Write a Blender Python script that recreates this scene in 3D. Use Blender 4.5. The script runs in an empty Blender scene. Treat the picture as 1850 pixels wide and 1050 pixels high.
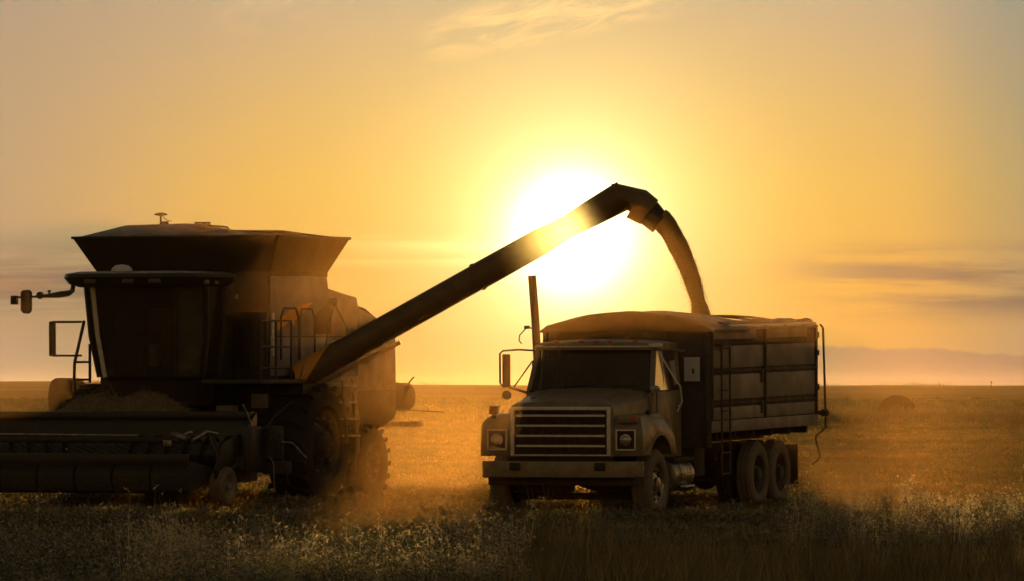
import bpy, bmesh, math, random
import numpy as np
from mathutils import Vector, Matrix

random.seed(7)
RNG = np.random.default_rng(11)
R = math.radians
sc = bpy.context.scene
COL = sc.collection

# ------------------------------------------------------------------ camera
EYE = 1.95
cam = bpy.data.cameras.new('camera')
cam_o = bpy.data.objects.new('camera', cam); COL.objects.link(cam_o)
cam_o.location = (0, 0, EYE); cam_o.rotation_euler = (R(90), 0, 0)
cam.sensor_width = 36.0; cam.lens = 12000 / 1850 * 36.0
cam.shift_y = 172 / 1850
cam.clip_start = 0.5; cam.clip_end = 20000
sc.camera = cam_o

# ------------------------------------------------------------------ sun and sky
SUN_AZ = math.atan((1033 - 925) / 12000)          # radians to the right of the view axis
SUN_EL = math.atan((697 - 420) / 12000)
SUN_DIR = Vector((math.sin(SUN_AZ) * math.cos(SUN_EL), math.cos(SUN_AZ) * math.cos(SUN_EL), math.sin(SUN_EL)))
sun = bpy.data.lights.new('sun', 'SUN'); sun.energy = 3.2; sun.angle = R(0.55); sun.color = (1.0, 0.66, 0.32)
sun_o = bpy.data.objects.new('sun', sun); COL.objects.link(sun_o)
sun_o.location = (40, 300, 60)
sun_o.rotation_euler = (-SUN_DIR).to_track_quat('-Z', 'Y').to_euler()

world = bpy.data.worlds.new('World'); sc.world = world; world.use_nodes = True
wn, wl = world.node_tree.nodes, world.node_tree.links
def N(nodes, t, **kw):
    n = nodes.new(t)
    for k, v in kw.items(): setattr(n, k, v)
    return n
def wmath(op, a, b=None, c=None, clamp=False):
    n = N(wn, 'ShaderNodeMath', operation=op, use_clamp=clamp)
    for i, v in enumerate((a, b, c)):
        if v is None: continue
        if isinstance(v, (int, float)): n.inputs[i].default_value = v
        else: wl.new(v, n.inputs[i])
    return n.outputs[0]
def wvec(op, a, b):
    n = N(wn, 'ShaderNodeVectorMath', operation=op)
    for i, v in enumerate((a, b)):
        if isinstance(v, (tuple, Vector)): n.inputs[i].default_value = tuple(v)
        else: wl.new(v, n.inputs[i])
    return n
def wramp(fac, stops, interp='LINEAR'):
    n = N(wn, 'ShaderNodeValToRGB'); n.color_ramp.interpolation = interp
    e = n.color_ramp.elements
    while len(e) < len(stops): e.new(0.5)
    for i, (p, c) in enumerate(stops):
        e[i].position = p; e[i].color = (*c, 1) if isinstance(c, tuple) else (c, c, c, 1)
    wl.new(fac, n.inputs[0]); return n.outputs[0]
def wmix(fac, a, b, blend='MIX'):
    n = N(wn, 'ShaderNodeMix', data_type='RGBA', blend_type=blend)
    n.clamp_factor = True
    for i, v in ((0, fac), (6, a), (7, b)):
        if isinstance(v, (int, float)): n.inputs[i].default_value = v
        elif isinstance(v, tuple): n.inputs[i].default_value = (*v, 1)
        else: wl.new(v, n.inputs[i])
    return n.outputs[2]
def wmap(v, a, b, c=0.0, d=1.0, smooth=True):
    n = N(wn, 'ShaderNodeMapRange'); n.interpolation_type = 'SMOOTHSTEP' if smooth else 'LINEAR'
    wl.new(v, n.inputs[0])
    for i, x in enumerate((a, b, c, d)): n.inputs[i + 1].default_value = x
    return n.outputs[0]
tc = N(wn, 'ShaderNodeTexCoord')
dirn = wvec('NORMALIZE', tc.outputs['Generated'], (0, 0, 0)).outputs[0]
sep = N(wn, 'ShaderNodeSeparateXYZ'); wl.new(dirn, sep.inputs[0])
DEG = 180 / math.pi
el = wmath('MULTIPLY', wmath('ARCSINE', sep.outputs[2]), DEG)                     # elevation, degrees
az = wmath('MULTIPLY', wmath('ARCTAN2', sep.outputs[0], sep.outputs[1]), DEG)     # azimuth, degrees
chord = wvec('DISTANCE', dirn, SUN_DIR).outputs['Value']                          # about the angle from the sun
gam = wmath('MULTIPLY', chord, DEG)
sky = N(wn, 'ShaderNodeTexSky', sky_type='NISHITA')
sky.sun_disc = False; sky.sun_elevation = SUN_EL; sky.sun_rotation = SUN_AZ
sky.air_density = 1.0; sky.dust_density = 1.0; sky.ozone_density = 1.0
# dusty horizon air, by elevation (values are 1/10 of the strength-0.1 background)
band = wramp(wmap(el, 0, 20, smooth=False), [
    (0.0, (.55, .265, .080)), (0.045, (.57, .305, .075)), (0.085, (.525, .355, .095)), (0.12, (.44, .345, .145)),
    (0.165, (.315, .325, .235)), (0.25, (.27, .29, .24)), (0.5, (.24, .24, .21)), (1.0, (.17, .17, .16))])
band = wmix(wmap(gam, 2.4, 5.2, 0.0, 0.75), band, (.265, .26, .20))
def gauss(x, s):      # exp(-(x/s)^2)
    return wmath('EXPONENT', wmath('MULTIPLY', wmath('POWER', wmath('DIVIDE', x, s), 2.0), -1.0))
def expo(x, s):
    return wmath('EXPONENT', wmath('DIVIDE', x, -s))
def scale(col, f):
    n = N(wn, 'ShaderNodeVectorMath', operation='SCALE')
    if isinstance(col, tuple): n.inputs[0].default_value = col
    else: wl.new(col, n.inputs[0])
    if isinstance(f, (int, float)): n.inputs['Scale'].default_value = f
    else: wl.new(f, n.inputs['Scale'])
    return n.outputs[0]
def add(a, b): return wvec('ADD', a, b).outputs[0]
# clouds: thin streaks stretched along the horizon
def noise(sx, sz, scl, det=4, rough=.55, off=(0, 0, 0), dist=0.0):
    v = wvec('MULTIPLY', dirn, (sx, sx, sz)).outputs[0]
    v = wvec('ADD', v, off).outputs[0]
    n = N(wn, 'ShaderNodeTexNoise'); wl.new(v, n.inputs['Vector'])
    n.inputs['Scale'].default_value = scl; n.inputs['Detail'].default_value = det
    n.inputs['Roughness'].default_value = rough; n.inputs['Distortion'].default_value = dist
    return n.outputs['Fac']
def mul(*a):
    o = a[0]
    for b in a[1:]: o = wmath('MULTIPLY', o, b)
    return o
def window(v, a, b, soft):
    return mul(wmap(v, a - soft, a + soft), wmap(v, b - soft, b + soft, 1, 0))
streak = wmap(noise(14, 210, 1.0, 5, .6, (3.1, 0, 1.2), .3), .38, .62)
side = wmath('ADD', wmap(az, -3.9, -2.9, 1, 0), wmap(az, 1.8, 3.3), clamp=True)
dusk = mul(streak, window(el, .62, 1.17, .16), side)
cx_ = N(wn, 'ShaderNodeCombineXYZ'); wl.new(wmath('MULTIPLY', az, 1.1), cx_.inputs[0]); wl.new(wmath('MULTIPLY', wmath('ADD', el, wmath('MULTIPLY', az, -.20)), 4.2), cx_.inputs[1])
wz = N(wn, 'ShaderNodeTexNoise'); wl.new(cx_.outputs[0], wz.inputs['Vector']); wz.inputs['Scale'].default_value = 1.5; wz.inputs['Detail'].default_value = 7; wz.inputs['Roughness'].default_value = .6; wz.inputs['Distortion'].default_value = .7
wisp = mul(wmap(wz.outputs['Fac'], .36, .64), window(wmath('ADD', el, wmath('MULTIPLY', az, -.20)), 2.96, 3.30, .12), window(az, -.6, 1.3, .3))
wisp2 = mul(wmap(noise(30, 60, 1.0, 5, .6, (1.3, 4.0, 2.4), .8), .42, .66), window(el, 3.05, 3.6, .15), window(az, -2.5, -1.5, .3))
thin = mul(wmap(noise(10, 260, 1.0, 4, .5, (8.3, 2, .7)), .45, .62), window(el, 1.05, 1.32, .05), window(az, -1.6, .1, .5))
bumpy = wmath('ADD', el, wmath('MULTIPLY', wmath('SUBTRACT', noise(60, 60, 2.0, 5, .6, (2, 7, 3)), .5), .13))
bank = mul(wmap(wmath('ADD', bumpy, wmath('MULTIPLY', wmath('SUBTRACT', az, 2.6), .045)), .33, .365, 1, 0), wmap(az, 1.2, 2.4))
puff = mul(wmap(noise(60, 160, 2.2, 5, .6, (9, 1, 3)), .52, .6), window(el, .26, .36, .03), window(az, 3.6, 4.6, .2))
lower = mul(wmap(noise(12, 160, 1.0, 4, .6, (1.7, 6, 5)), .45, .7), window(el, .25, 1.0, .2))

custom = wmix(mul(dusk, .95), band, (.19, .135, .10))
custom = wmix(mul(lower, .32), custom, (.36, .21, .08))
custom = wmix(mul(bank, .9), custom, (.29, .175, .12))
custom = wmix(mul(puff, .5), custom, (.25, .16, .10))
custom = wmix(mul(wisp, .55), custom, (.98, .66, .27))
custom = wmix(mul(wisp2, .30), custom, (.80, .58, .30))
custom = add(custom, scale((.46, .39, .0), mul(expo(gam, 1.25), 1.0)))
custom = add(custom, scale((.45, .40, .18), mul(thin, expo(gam, 1.8))))
custom = add(custom, add(scale((4.0, 3.5, 2.3), gauss(gam, .40)), scale((1.9, 1.52, 1.0), expo(gam, .50))))
custom = add(custom, scale((.22, .20, .10), gauss(gam, 1.1)))
near = wmap(gam, 9.0, 38.0, 1.0, 0.0)
warm = wvec('MULTIPLY', sky.outputs[0], (1.0, .66, .38)).outputs[0]      # dusty evening air
final = wmix(near, warm, scale(custom, .785 / .15))
bg = wn['Background']; wl.new(final, bg.inputs['Color']); bg.inputs['Strength'].default_value = 0.15

vs = sc.view_settings
vs.view_transform = 'Standard'; vs.look = 'None'; vs.exposure = 0.35; vs.gamma = 1.0; vs.use_curve_mapping = False
sc.cycles.use_denoising = True; sc.cycles.denoiser = 'OPENIMAGEDENOISE'; sc.cycles.denoising_prefilter = 'ACCURATE'; sc.cycles.adaptive_threshold = 0.02
sc.cycles.max_bounces = 4; sc.cycles.diffuse_bounces = 2; sc.cycles.glossy_bounces = 2; sc.cycles.transparent_max_bounces = 10; sc.cycles.volume_bounces = 0; sc.cycles.volume_step_rate = 2.0; sc.cycles.volume_max_steps = 64
sc.cycles.sample_clamp_indirect = 4.0

# ------------------------------------------------------------------ helpers
def tag(o, label=None, cat=None, group=None, kind=None):
    if label: o['label'] = label
    if cat: o['category'] = cat
    if group: o['group'] = group
    if kind: o['kind'] = kind
    return o
def empty(name, loc, rot=(0, 0, 0)):
    o = bpy.data.objects.new(name, None); COL.objects.link(o)
    o.empty_display_size = .3; o.location = loc; o.rotation_euler = rot
    return o
class MB:
    def __init__(s): s.v, s.f = [], []
    def add(s, v, f):
        n = len(s.v); s.v += [tuple(p) for p in v]; s.f += [tuple(i + n for i in q) for q in f]; return s
    def box(s, c, d, rot=None):
        m = Matrix.Translation(c)
        if rot: m = m @ (Matrix.Rotation(rot[2], 4, 'Z') @ Matrix.Rotation(rot[1], 4, 'Y') @ Matrix.Rotation(rot[0], 4, 'X'))
        p = [m @ Vector((x * d[0] / 2, y * d[1] / 2, z * d[2] / 2)) for x in (-1, 1) for y in (-1, 1) for z in (-1, 1)]
        return s.add(p, [(0, 1, 3, 2), (4, 6, 7, 5), (0, 4, 5, 1), (2, 3, 7, 6), (0, 2, 6, 4), (1, 5, 7, 3)])
    def span(s, a, b):
        return s.box([(p + q) / 2 for p, q in zip(a, b)], [abs(q - p) for p, q in zip(a, b)])
    def prism(s, pts, axis, a, b):
        def P(u, w, t): return {'x': (t, u, w), 'y': (u, t, w), 'z': (u, w, t)}[axis]
        n = len(pts); v = [P(u, w, a) for u, w in pts] + [P(u, w, b) for u, w in pts]
        f = [tuple(range(n)), tuple(range(2 * n - 1, n - 1, -1))]
        f += [(i, (i + 1) % n, n + (i + 1) % n, n + i) for i in range(n)]
        return s.add(v, f)
    def loft(s, rings, closed=True, caps=True):
        n = len(rings[0]); v = [p for r in rings for p in r]; f = []
        for k in range(len(rings) - 1):
            for i in range(n if closed else n - 1):
                j = (i + 1) % n
                f.append((k * n + i, k * n + j, (k + 1) * n + j, (k + 1) * n + i))
        if caps and closed: f += [tuple(range(n))[::-1], tuple(range((len(rings) - 1) * n, len(rings) * n))]
        return s.add(v, f)
    def tube(s, path, r, seg=8, caps=True):
        path = [Vector(p) for p in path]; rings = []
        if not isinstance(r, (list, tuple)): r = [r] * len(path)
        up = None
        for i, p in enumerate(path):
            t = (path[min(i + 1, len(path) - 1)] - path[max(i - 1, 0)]).normalized()
            if up is None:
                up = Vector((0, 0, 1)) if abs(t.z) < .9 else Vector((1, 0, 0))
            a = t.cross(up).normalized(); up = a.cross(t).normalized()
            rings.append([p + (a * math.cos(k * 2 * math.pi / seg) + up * math.sin(k * 2 * math.pi / seg)) * r[i] for k in range(seg)])
        return s.loft(rings, True, caps)
    def lathe(s, prof, c, axis='x', seg=32):
        rings = []
        for k in range(seg):
            a = k * 2 * math.pi / seg; ring = []
            for r, h in prof:
                u, w = r * math.cos(a), r * math.sin(a)
                ring.append({'x': (c[0] + h, c[1] + u, c[2] + w), 'y': (c[0] + u, c[1] + h, c[2] + w), 'z': (c[0] + u, c[1] + w, c[2] + h)}[axis])
            rings.append(ring)
        rings.append(rings[0]); n = len(prof); v = [p for r in rings[:-1] for p in r]; f = []
        for k in range(seg):
            for i in range(n - 1):
                a, b = k * n, ((k + 1) % seg) * n
                f.append((a + i, b + i, b + i + 1, a + i + 1))
        return s.add(v, f)
    def build(s, name, mat, parent=None, bevel=0.0, segs=2, smooth=35, loc=None, merge=False):
        bm = bmesh.new(); vs_ = [bm.verts.new(p) for p in s.v]
        for q in s.f:
            try: bm.faces.new([vs_[i] for i in q])
            except ValueError: pass
        if merge: bmesh.ops.remove_doubles(bm, verts=bm.verts[:], dist=1e-5)
        bmesh.ops.recalc_face_normals(bm, faces=bm.faces[:])
        if bevel:
            e = [x for x in bm.edges if len(x.link_faces) == 2 and x.calc_face_angle(0) > R(30)]
            bmesh.ops.bevel(bm, geom=e, offset=bevel, segments=segs, affect='EDGES', clamp_overlap=True, profile=.5)
        me = bpy.data.meshes.new(name); bm.to_mesh(me); bm.free()
        me.shade_smooth(); me.set_sharp_from_angle(angle=R(smooth))
        me.materials.append(mat)
        o = bpy.data.objects.new(name, me); COL.objects.link(o)
        if parent: o.parent = parent
        if loc: o.location = loc
        return o
def copy_tree(o, parent=None):
    c = o.copy(); COL.objects.link(c); c.parent = parent
    for ch in o.children: copy_tree(ch, c)
    return c

# ------------------------------------------------------------------ materials
def material(name, col, col2=None, rough=.6, metal=0.0, scl=6.0, mixlo=.4, mixhi=.65, bump=.0, bumpscale=40, dust=0.0, spec=.5, coat=0.0):
    m = bpy.data.materials.new(name); m.use_nodes = True
    n, l = m.node_tree.nodes, m.node_tree.links
    b = n['Principled BSDF']; b.inputs['Metallic'].default_value = metal
    b.inputs['Specular IOR Level'].default_value = spec
    b.inputs['Coat Weight'].default_value = coat
    t = N(n, 'ShaderNodeTexCoord'); nz = N(n, 'ShaderNodeTexNoise')
    nz.inputs['Scale'].default_value = scl; nz.inputs['Detail'].default_value = 8; nz.inputs['Roughness'].default_value = .65
    l.new(t.outputs['Object'], nz.inputs['Vector'])
    mr = N(n, 'ShaderNodeMapRange'); l.new(nz.outputs['Fac'], mr.inputs[0]); mr.inputs[1].default_value = mixlo; mr.inputs[2].default_value = mixhi
    mx = N(n, 'ShaderNodeMix', data_type='RGBA'); l.new(mr.outputs[0], mx.inputs[0])
    c2 = col2 or tuple(x * .72 for x in col)
    mx.inputs[6].default_value = (*col, 1); mx.inputs[7].default_value = (*c2, 1)
    out = mx.outputs[2]
    if dust:      # pale chaff settled on upward faces
        g = N(n, 'ShaderNodeNewGeometry'); sp = N(n, 'ShaderNodeSeparateXYZ'); l.new(g.outputs['Normal'], sp.inputs[0])
        up = N(n, 'ShaderNodeMapRange'); l.new(sp.outputs[2], up.inputs[0]); up.inputs[1].default_value = .1; up.inputs[2].default_value = .9; up.inputs[3].default_value = dust * .25; up.inputs[4].default_value = dust
        nd = N(n, 'ShaderNodeTexNoise'); nd.inputs['Scale'].default_value = scl * 2.7; nd.inputs['Detail'].default_value = 6; l.new(t.outputs['Object'], nd.inputs['Vector'])
        mm = N(n, 'ShaderNodeMath', operation='MULTIPLY', use_clamp=True); l.new(up.outputs[0], mm.inputs[0])
        m2 = N(n, 'ShaderNodeMapRange'); l.new(nd.outputs['Fac'], m2.inputs[0]); m2.inputs[1].default_value = .3; m2.inputs[2].default_value = .6
        l.new(m2.outputs[0], mm.inputs[1])
        md = N(n, 'ShaderNodeMix', data_type='RGBA'); l.new(mm.outputs[0], md.inputs[0]); l.new(out, md.inputs[6]); md.inputs[7].default_value = (.34, .27, .17, 1)
        out = md.outputs[2]
    l.new(out, b.inputs['Base Color'])
    rr = N(n, 'ShaderNodeMapRange'); l.new(nz.outputs['Fac'], rr.inputs[0]); rr.inputs[1].default_value = .3; rr.inputs[2].default_value = .7
    rr.inputs[3].default_value = max(.05, rough - .12); rr.inputs[4].default_value = min(1, rough + .15); l.new(rr.outputs[0], b.inputs['Roughness'])
    if bump:
        nb = N(n, 'ShaderNodeTexNoise'); nb.inputs['Scale'].default_value = bumpscale; nb.inputs['Detail'].default_value = 5; l.new(t.outputs['Object'], nb.inputs['Vector'])
        bp = N(n, 'ShaderNodeBump'); bp.inputs['Strength'].default_value = bump; bp.inputs['Distance'].default_value = .02; l.new(nb.outputs['Fac'], bp.inputs['Height']); l.new(bp.outputs[0], b.inputs['Normal'])
    return m
def leafy(name, cols, trans=.45, gloss=.12, bands=False):
    m = bpy.data.materials.new(name); m.use_nodes = True
    n, l = m.node_tree.nodes, m.node_tree.links
    n.remove(n['Principled BSDF'])
    oi = N(n, 'ShaderNodeObjectInfo'); rp = N(n, 'ShaderNodeValToRGB'); e = rp.color_ramp.elements
    while len(e) < len(cols): e.new(.5)
    for i, c in enumerate(cols): e[i].position = i / max(1, len(cols) - 1); e[i].color = (*c, 1)
    l.new(oi.outputs['Random'], rp.inputs[0])
    d = N(n, 'ShaderNodeBsdfDiffuse'); t = N(n, 'ShaderNodeBsdfTranslucent'); g = N(n, 'ShaderNodeBsdfGlossy')
    g.inputs['Roughness'].default_value = .38
    csock = rp.outputs[0]
    if bands:      # strips of paler straw and darker regrowth across the field
        mp = N(n, 'ShaderNodeMapping'); mp.inputs['Scale'].default_value = (.05, .22, 0); l.new(oi.outputs['Location'], mp.inputs[0])
        bz = N(n, 'ShaderNodeTexNoise'); bz.inputs['Scale'].default_value = 1.0; bz.inputs['Detail'].default_value = 4; l.new(mp.outputs[0], bz.inputs['Vector'])
        bm_ = N(n, 'ShaderNodeMapRange'); l.new(bz.outputs['Fac'], bm_.inputs[0]); bm_.inputs[1].default_value = .38; bm_.inputs[2].default_value = .62
        b1 = N(n, 'ShaderNodeMix', data_type='RGBA'); l.new(bm_.outputs[0], b1.inputs[0]); b1.inputs[6].default_value = (.42, .50, .42, 1); b1.inputs[7].default_value = (1.25, 1.2, 1.15, 1)
        b2 = N(n, 'ShaderNodeMix', data_type='RGBA', blend_type='MULTIPLY'); b2.inputs[0].default_value = 1; l.new(rp.outputs[0], b2.inputs[6]); l.new(b1.outputs[2], b2.inputs[7]); csock = b2.outputs[2]
    l.new(csock, d.inputs[0])
    br = N(n, 'ShaderNodeMix', data_type='RGBA', blend_type='MULTIPLY'); br.inputs[0].default_value = 1; l.new(csock, br.inputs[6]); br.inputs[7].default_value = (1.25, 1.2, .8, 1)
    l.new(br.outputs[2], t.inputs[0])
    a = N(n, 'ShaderNodeMixShader'); a.inputs[0].default_value = trans; l.new(d.outputs[0], a.inputs[1]); l.new(t.outputs[0], a.inputs[2])
    b = N(n, 'ShaderNodeMixShader'); b.inputs[0].default_value = gloss; l.new(a.outputs[0], b.inputs[1]); l.new(g.outputs[0], b.inputs[2])
    l.new(b.outputs[0], n['Material Output'].inputs[0])
    return m
def glass(name, tint=(.35, .36, .30), refl=.12):
    m = bpy.data.materials.new(name); m.use_nodes = True
    n, l = m.node_tree.nodes, m.node_tree.links; n.remove(n['Principled BSDF'])
    t = N(n, 'ShaderNodeBsdfTransparent'); t.inputs[0].default_value = (*tint, 1)
    g = N(n, 'ShaderNodeBsdfGlossy'); g.inputs['Roughness'].default_value = .08
    d = N(n, 'ShaderNodeBsdfDiffuse'); d.inputs[0].default_value = (.20, .16, .11, 1)
    fr = N(n, 'ShaderNodeFresnel'); fr.inputs[0].default_value = 1.5
    mx = N(n, 'ShaderNodeMixShader'); l.new(fr.outputs[0], mx.inputs[0]); l.new(t.outputs[0], mx.inputs[1]); l.new(g.outputs[0], mx.inputs[2])
    m2 = N(n, 'ShaderNodeMixShader'); tcn = N(n, 'ShaderNodeTexCoord'); nz = N(n, 'ShaderNodeTexNoise'); nz.inputs['Scale'].default_value = 3; nz.inputs['Detail'].default_value = 6
    l.new(tcn.outputs['Object'], nz.inputs['Vector'])
    mr = N(n, 'ShaderNodeMapRange'); l.new(nz.outputs['Fac'], mr.inputs[0]); mr.inputs[3].default_value = .05; mr.inputs[4].default_value = .05 + refl * 2
    l.new(mr.outputs[0], m2.inputs[0]); l.new(mx.outputs[0], m2.inputs[1]); l.new(d.outputs[0], m2.inputs[2])
    l.new(m2.outputs[0], n['Material Output'].inputs[0])
    return m

M = {}
M['cabpaint'] = material('tan paint', (.235, .19, .12), (.15, .115, .07), .42, dust=.35, scl=4, coat=.15)
M['bumper'] = material('bumper paint', (.32, .25, .14), (.21, .155, .09), .45, dust=.3, scl=7)
M['chrome'] = material('worn chrome', (.72, .70, .66), (.5, .47, .42), .28, metal=.85, scl=9)
M['trim'] = material('dull aluminium trim', (.90, .82, .72), (.72, .63, .53), .4, metal=.0, scl=12)
M['grille'] = material('dark grille', (.06, .028, .018), (.035, .018, .012), .75, scl=10)
M['chassis'] = material('dirty chassis steel', (.035, .024, .018), (.06, .045, .03), .8, scl=5)
M['rubber'] = material('tyre rubber', (.022, .019, .017), (.05, .04, .03), .85, scl=5, mixlo=.5, mixhi=.75, bump=.2)
M['rim'] = material('steel rim', (.5, .47, .43), (.22, .18, .14), .33, metal=.7, scl=9)
M['sidewall'] = material('dusty truck tyre', (.17, .135, .10), (.24, .195, .15), .85, scl=5, bump=.2)
M['dullrim'] = material('dusty rim', (.09, .075, .06), (.05, .04, .033), .7, scl=7)
M['panel'] = material('weathered box panel', (.34, .30, .26), (.23, .195, .16), .6, scl=2.2, mixlo=.35, mixhi=.7, bump=.08, bumpscale=15, dust=.2)
M['rail'] = material('box rail steel', (.10, .07, .05), (.06, .04, .03), .7, scl=6)
M['bulkhead'] = material('bulkhead brown paint', (.11, .075, .05), (.075, .05, .033), .65, scl=3)
M['tarp'] = material('vinyl tarp', (.07, .05, .03), (.05, .036, .02), .5, scl=3, bump=.25, bumpscale=9)
M['white'] = material('white sheet', (.74, .73, .74), (.66, .65, .66), .6, scl=8)
M['ink'] = material('dark print', (.04, .04, .05), None, .6)
M['fadedprint'] = material('faded lettering', (.24, .19, .12), (.11, .08, .05), .6, scl=30)
M['red'] = material('red lens', (.22, .015, .012), (.16, .01, .01), .3, scl=9)
M['amber'] = material('amber lens', (.5, .13, .02), (.4, .1, .02), .3, scl=9)
M['dimlamp'] = material('dull lamp', (.10, .075, .05), (.07, .05, .035), .35, scl=14)
M['lamp'] = material('lamp glass', (.55, .53, .5), (.35, .33, .3), .15, metal=.5, scl=14)
M['black'] = material('black plastic', (.02, .018, .016), (.04, .034, .028), .6, scl=8)
M['tan_seat'] = material('seat cloth', (.18, .15, .11), None, .9, scl=20)
M['glass'] = glass('cab glass', (.30, .29, .22), .10)
M['windshield'] = glass('veil tinted windshield', (.35, .30, .22), .17)  # raised diffuse film stands in for the warm light veil over the pane
M['glass_clear'] = glass('side glass', (.62, .62, .48), .05)
M['glass_sky_tint'] = glass('sky tinted side glass', (.6, .6, .45), .30)  # heavy diffuse film imitates sky light in this pane
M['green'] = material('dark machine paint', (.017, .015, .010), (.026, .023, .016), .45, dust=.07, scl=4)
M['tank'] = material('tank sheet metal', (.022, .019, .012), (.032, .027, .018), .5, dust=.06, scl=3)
M['grey'] = material('grey side panel', (.30, .275, .27), (.21, .185, .175), .5, dust=.25, scl=2.6, coat=.1)
M['yellow'] = material('yellow paint', (.95, .42, .05), (.85, .36, .04), .4, scl=5)
M['steel'] = material('bare worn steel', (.34, .32, .30), (.17, .14, .12), .38, metal=.7, scl=10)
M['belt'] = material('pickup belt rubber', (.035, .032, .026), (.07, .06, .045), .85, scl=25, bump=.3, bumpscale=60)
M['auger'] = material('auger tube paint', (.20, .115, .04), (.15, .085, .03), .5, dust=.15, scl=3)
M['straw'] = material('straw', (.22, .165, .085), (.13, .098, .05), .9, scl=18, bump=.8, bumpscale=70)
M['bale'] = material('weathered bale', (.05, .038, .022), (.032, .025, .015), .95, scl=14, bump=.8, bumpscale=40)
M['grain'] = material('wheat grain', (.32, .20, .075), (.24, .145, .05), .8, scl=40, bump=.7, bumpscale=120)
M['wood'] = material('old post wood', (.16, .12, .08), None, .9, scl=12)

# sun glare on the auger put into its material: opaque ends, see-through middle
def glare_material(axis_point, axis, t0, t1, t2, t3):
    m = bpy.data.materials.new('sun glare tube'); m.use_nodes = True
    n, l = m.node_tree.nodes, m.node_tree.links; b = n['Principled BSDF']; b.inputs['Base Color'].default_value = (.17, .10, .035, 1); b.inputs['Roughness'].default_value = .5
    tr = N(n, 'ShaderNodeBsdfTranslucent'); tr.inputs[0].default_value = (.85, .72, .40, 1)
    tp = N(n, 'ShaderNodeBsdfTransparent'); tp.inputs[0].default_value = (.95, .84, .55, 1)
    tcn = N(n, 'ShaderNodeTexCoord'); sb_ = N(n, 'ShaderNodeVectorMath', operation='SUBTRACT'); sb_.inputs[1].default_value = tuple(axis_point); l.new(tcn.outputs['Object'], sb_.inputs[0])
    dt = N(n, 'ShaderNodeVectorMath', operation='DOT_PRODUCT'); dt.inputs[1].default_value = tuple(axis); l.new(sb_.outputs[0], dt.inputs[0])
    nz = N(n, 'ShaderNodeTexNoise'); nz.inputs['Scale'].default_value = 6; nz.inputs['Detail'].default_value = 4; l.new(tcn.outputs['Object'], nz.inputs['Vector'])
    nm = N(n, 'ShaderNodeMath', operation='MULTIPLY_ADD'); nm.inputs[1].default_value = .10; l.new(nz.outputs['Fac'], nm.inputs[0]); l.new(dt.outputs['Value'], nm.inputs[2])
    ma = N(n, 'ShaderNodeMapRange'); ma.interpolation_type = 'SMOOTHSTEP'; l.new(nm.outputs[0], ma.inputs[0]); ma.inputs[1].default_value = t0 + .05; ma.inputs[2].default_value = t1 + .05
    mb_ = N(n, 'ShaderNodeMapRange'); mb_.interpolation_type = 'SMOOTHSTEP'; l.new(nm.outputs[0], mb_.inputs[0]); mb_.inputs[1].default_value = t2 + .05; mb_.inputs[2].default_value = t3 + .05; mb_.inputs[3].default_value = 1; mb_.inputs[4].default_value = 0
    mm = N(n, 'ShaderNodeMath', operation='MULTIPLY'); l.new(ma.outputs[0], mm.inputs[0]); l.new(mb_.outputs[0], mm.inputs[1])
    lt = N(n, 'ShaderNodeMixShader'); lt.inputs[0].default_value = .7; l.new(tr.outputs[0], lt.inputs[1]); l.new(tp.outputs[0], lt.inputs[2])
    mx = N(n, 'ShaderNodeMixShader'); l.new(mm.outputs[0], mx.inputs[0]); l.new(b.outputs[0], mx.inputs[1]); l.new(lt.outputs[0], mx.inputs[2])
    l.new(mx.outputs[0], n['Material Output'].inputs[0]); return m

# ------------------------------------------------------------------ ground
def sstep(a, b, x):
    t = np.clip((x - a) / (b - a), 0, 1); return t * t * (3 - 2 * t)
KY = [-50, 60, 97.5, 104, 118, 282, 600, 1200, 2500, 4500, 8000]
KZ = [0.0, 0.0, 0.0, .105, .13, .47, .85, 1.25, 1.68, 1.80, 1.80]
def wob(x, y, s, p):
    return np.sin(x / s * 1.3 + p) * np.cos(y / s * .9 + p * 2.1) + .5 * np.sin(x / s * 2.9 - y / s * 1.7 + p * 3)
def ground(x, y):
    x = np.asarray(x, float); y = np.asarray(y, float)
    z = np.interp(y, KY, KZ)
    far = sstep(130, 600, y)
    z = z + .015 * wob(x, y, 2.3, .4) * (1 - far) * sstep(6, 3, np.abs(y - 101.5) * .6) * 0
    z = z + .05 * wob(x, y, 60, 1.0) * far
    z = z + 1.75 * sstep(900, 3000, y) * sstep(-.005, -.04, x / np.maximum(y, 1)) 
    z = z + (.35 * wob(x, y, 190, 2.0) + .35 * wob(x, y, 41, 5.0)) * sstep(1200, 3500, y)
    z = z - .62 * np.exp(-((x - 16.3) / 9.0) ** 2 - ((y - 288) / 14.0) ** 2)
    return z
ys = np.concatenate([np.arange(-40, 60, 5), np.arange(60, 130, 1.0), np.arange(130, 400, 4), np.arange(400, 1000, 20), np.arange(1000, 3000, 60), np.arange(3000, 7001, 250)])
us = np.linspace(-1, 1, 121); us = np.sign(us) * np.abs(us) ** 1.9
X = us[None, :] * (60 + .55 * np.maximum(ys, 0))[:, None]; Y = np.repeat(ys[:, None], len(us), 1); Z = ground(X, Y)
V = np.stack([X, Y, Z], -1).reshape(-1, 3); nu = len(us)
F = [(r * nu + c, r * nu + c + 1, (r + 1) * nu + c + 1, (r + 1) * nu + c) for r in range(len(ys) - 1) for c in range(nu - 1)]
gm = bpy.data.meshes.new('ground'); gm.from_pydata(V.tolist(), [], F); gm.shade_smooth()
mg = bpy.data.materials.new('stubble soil'); mg.use_nodes = True
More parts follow.
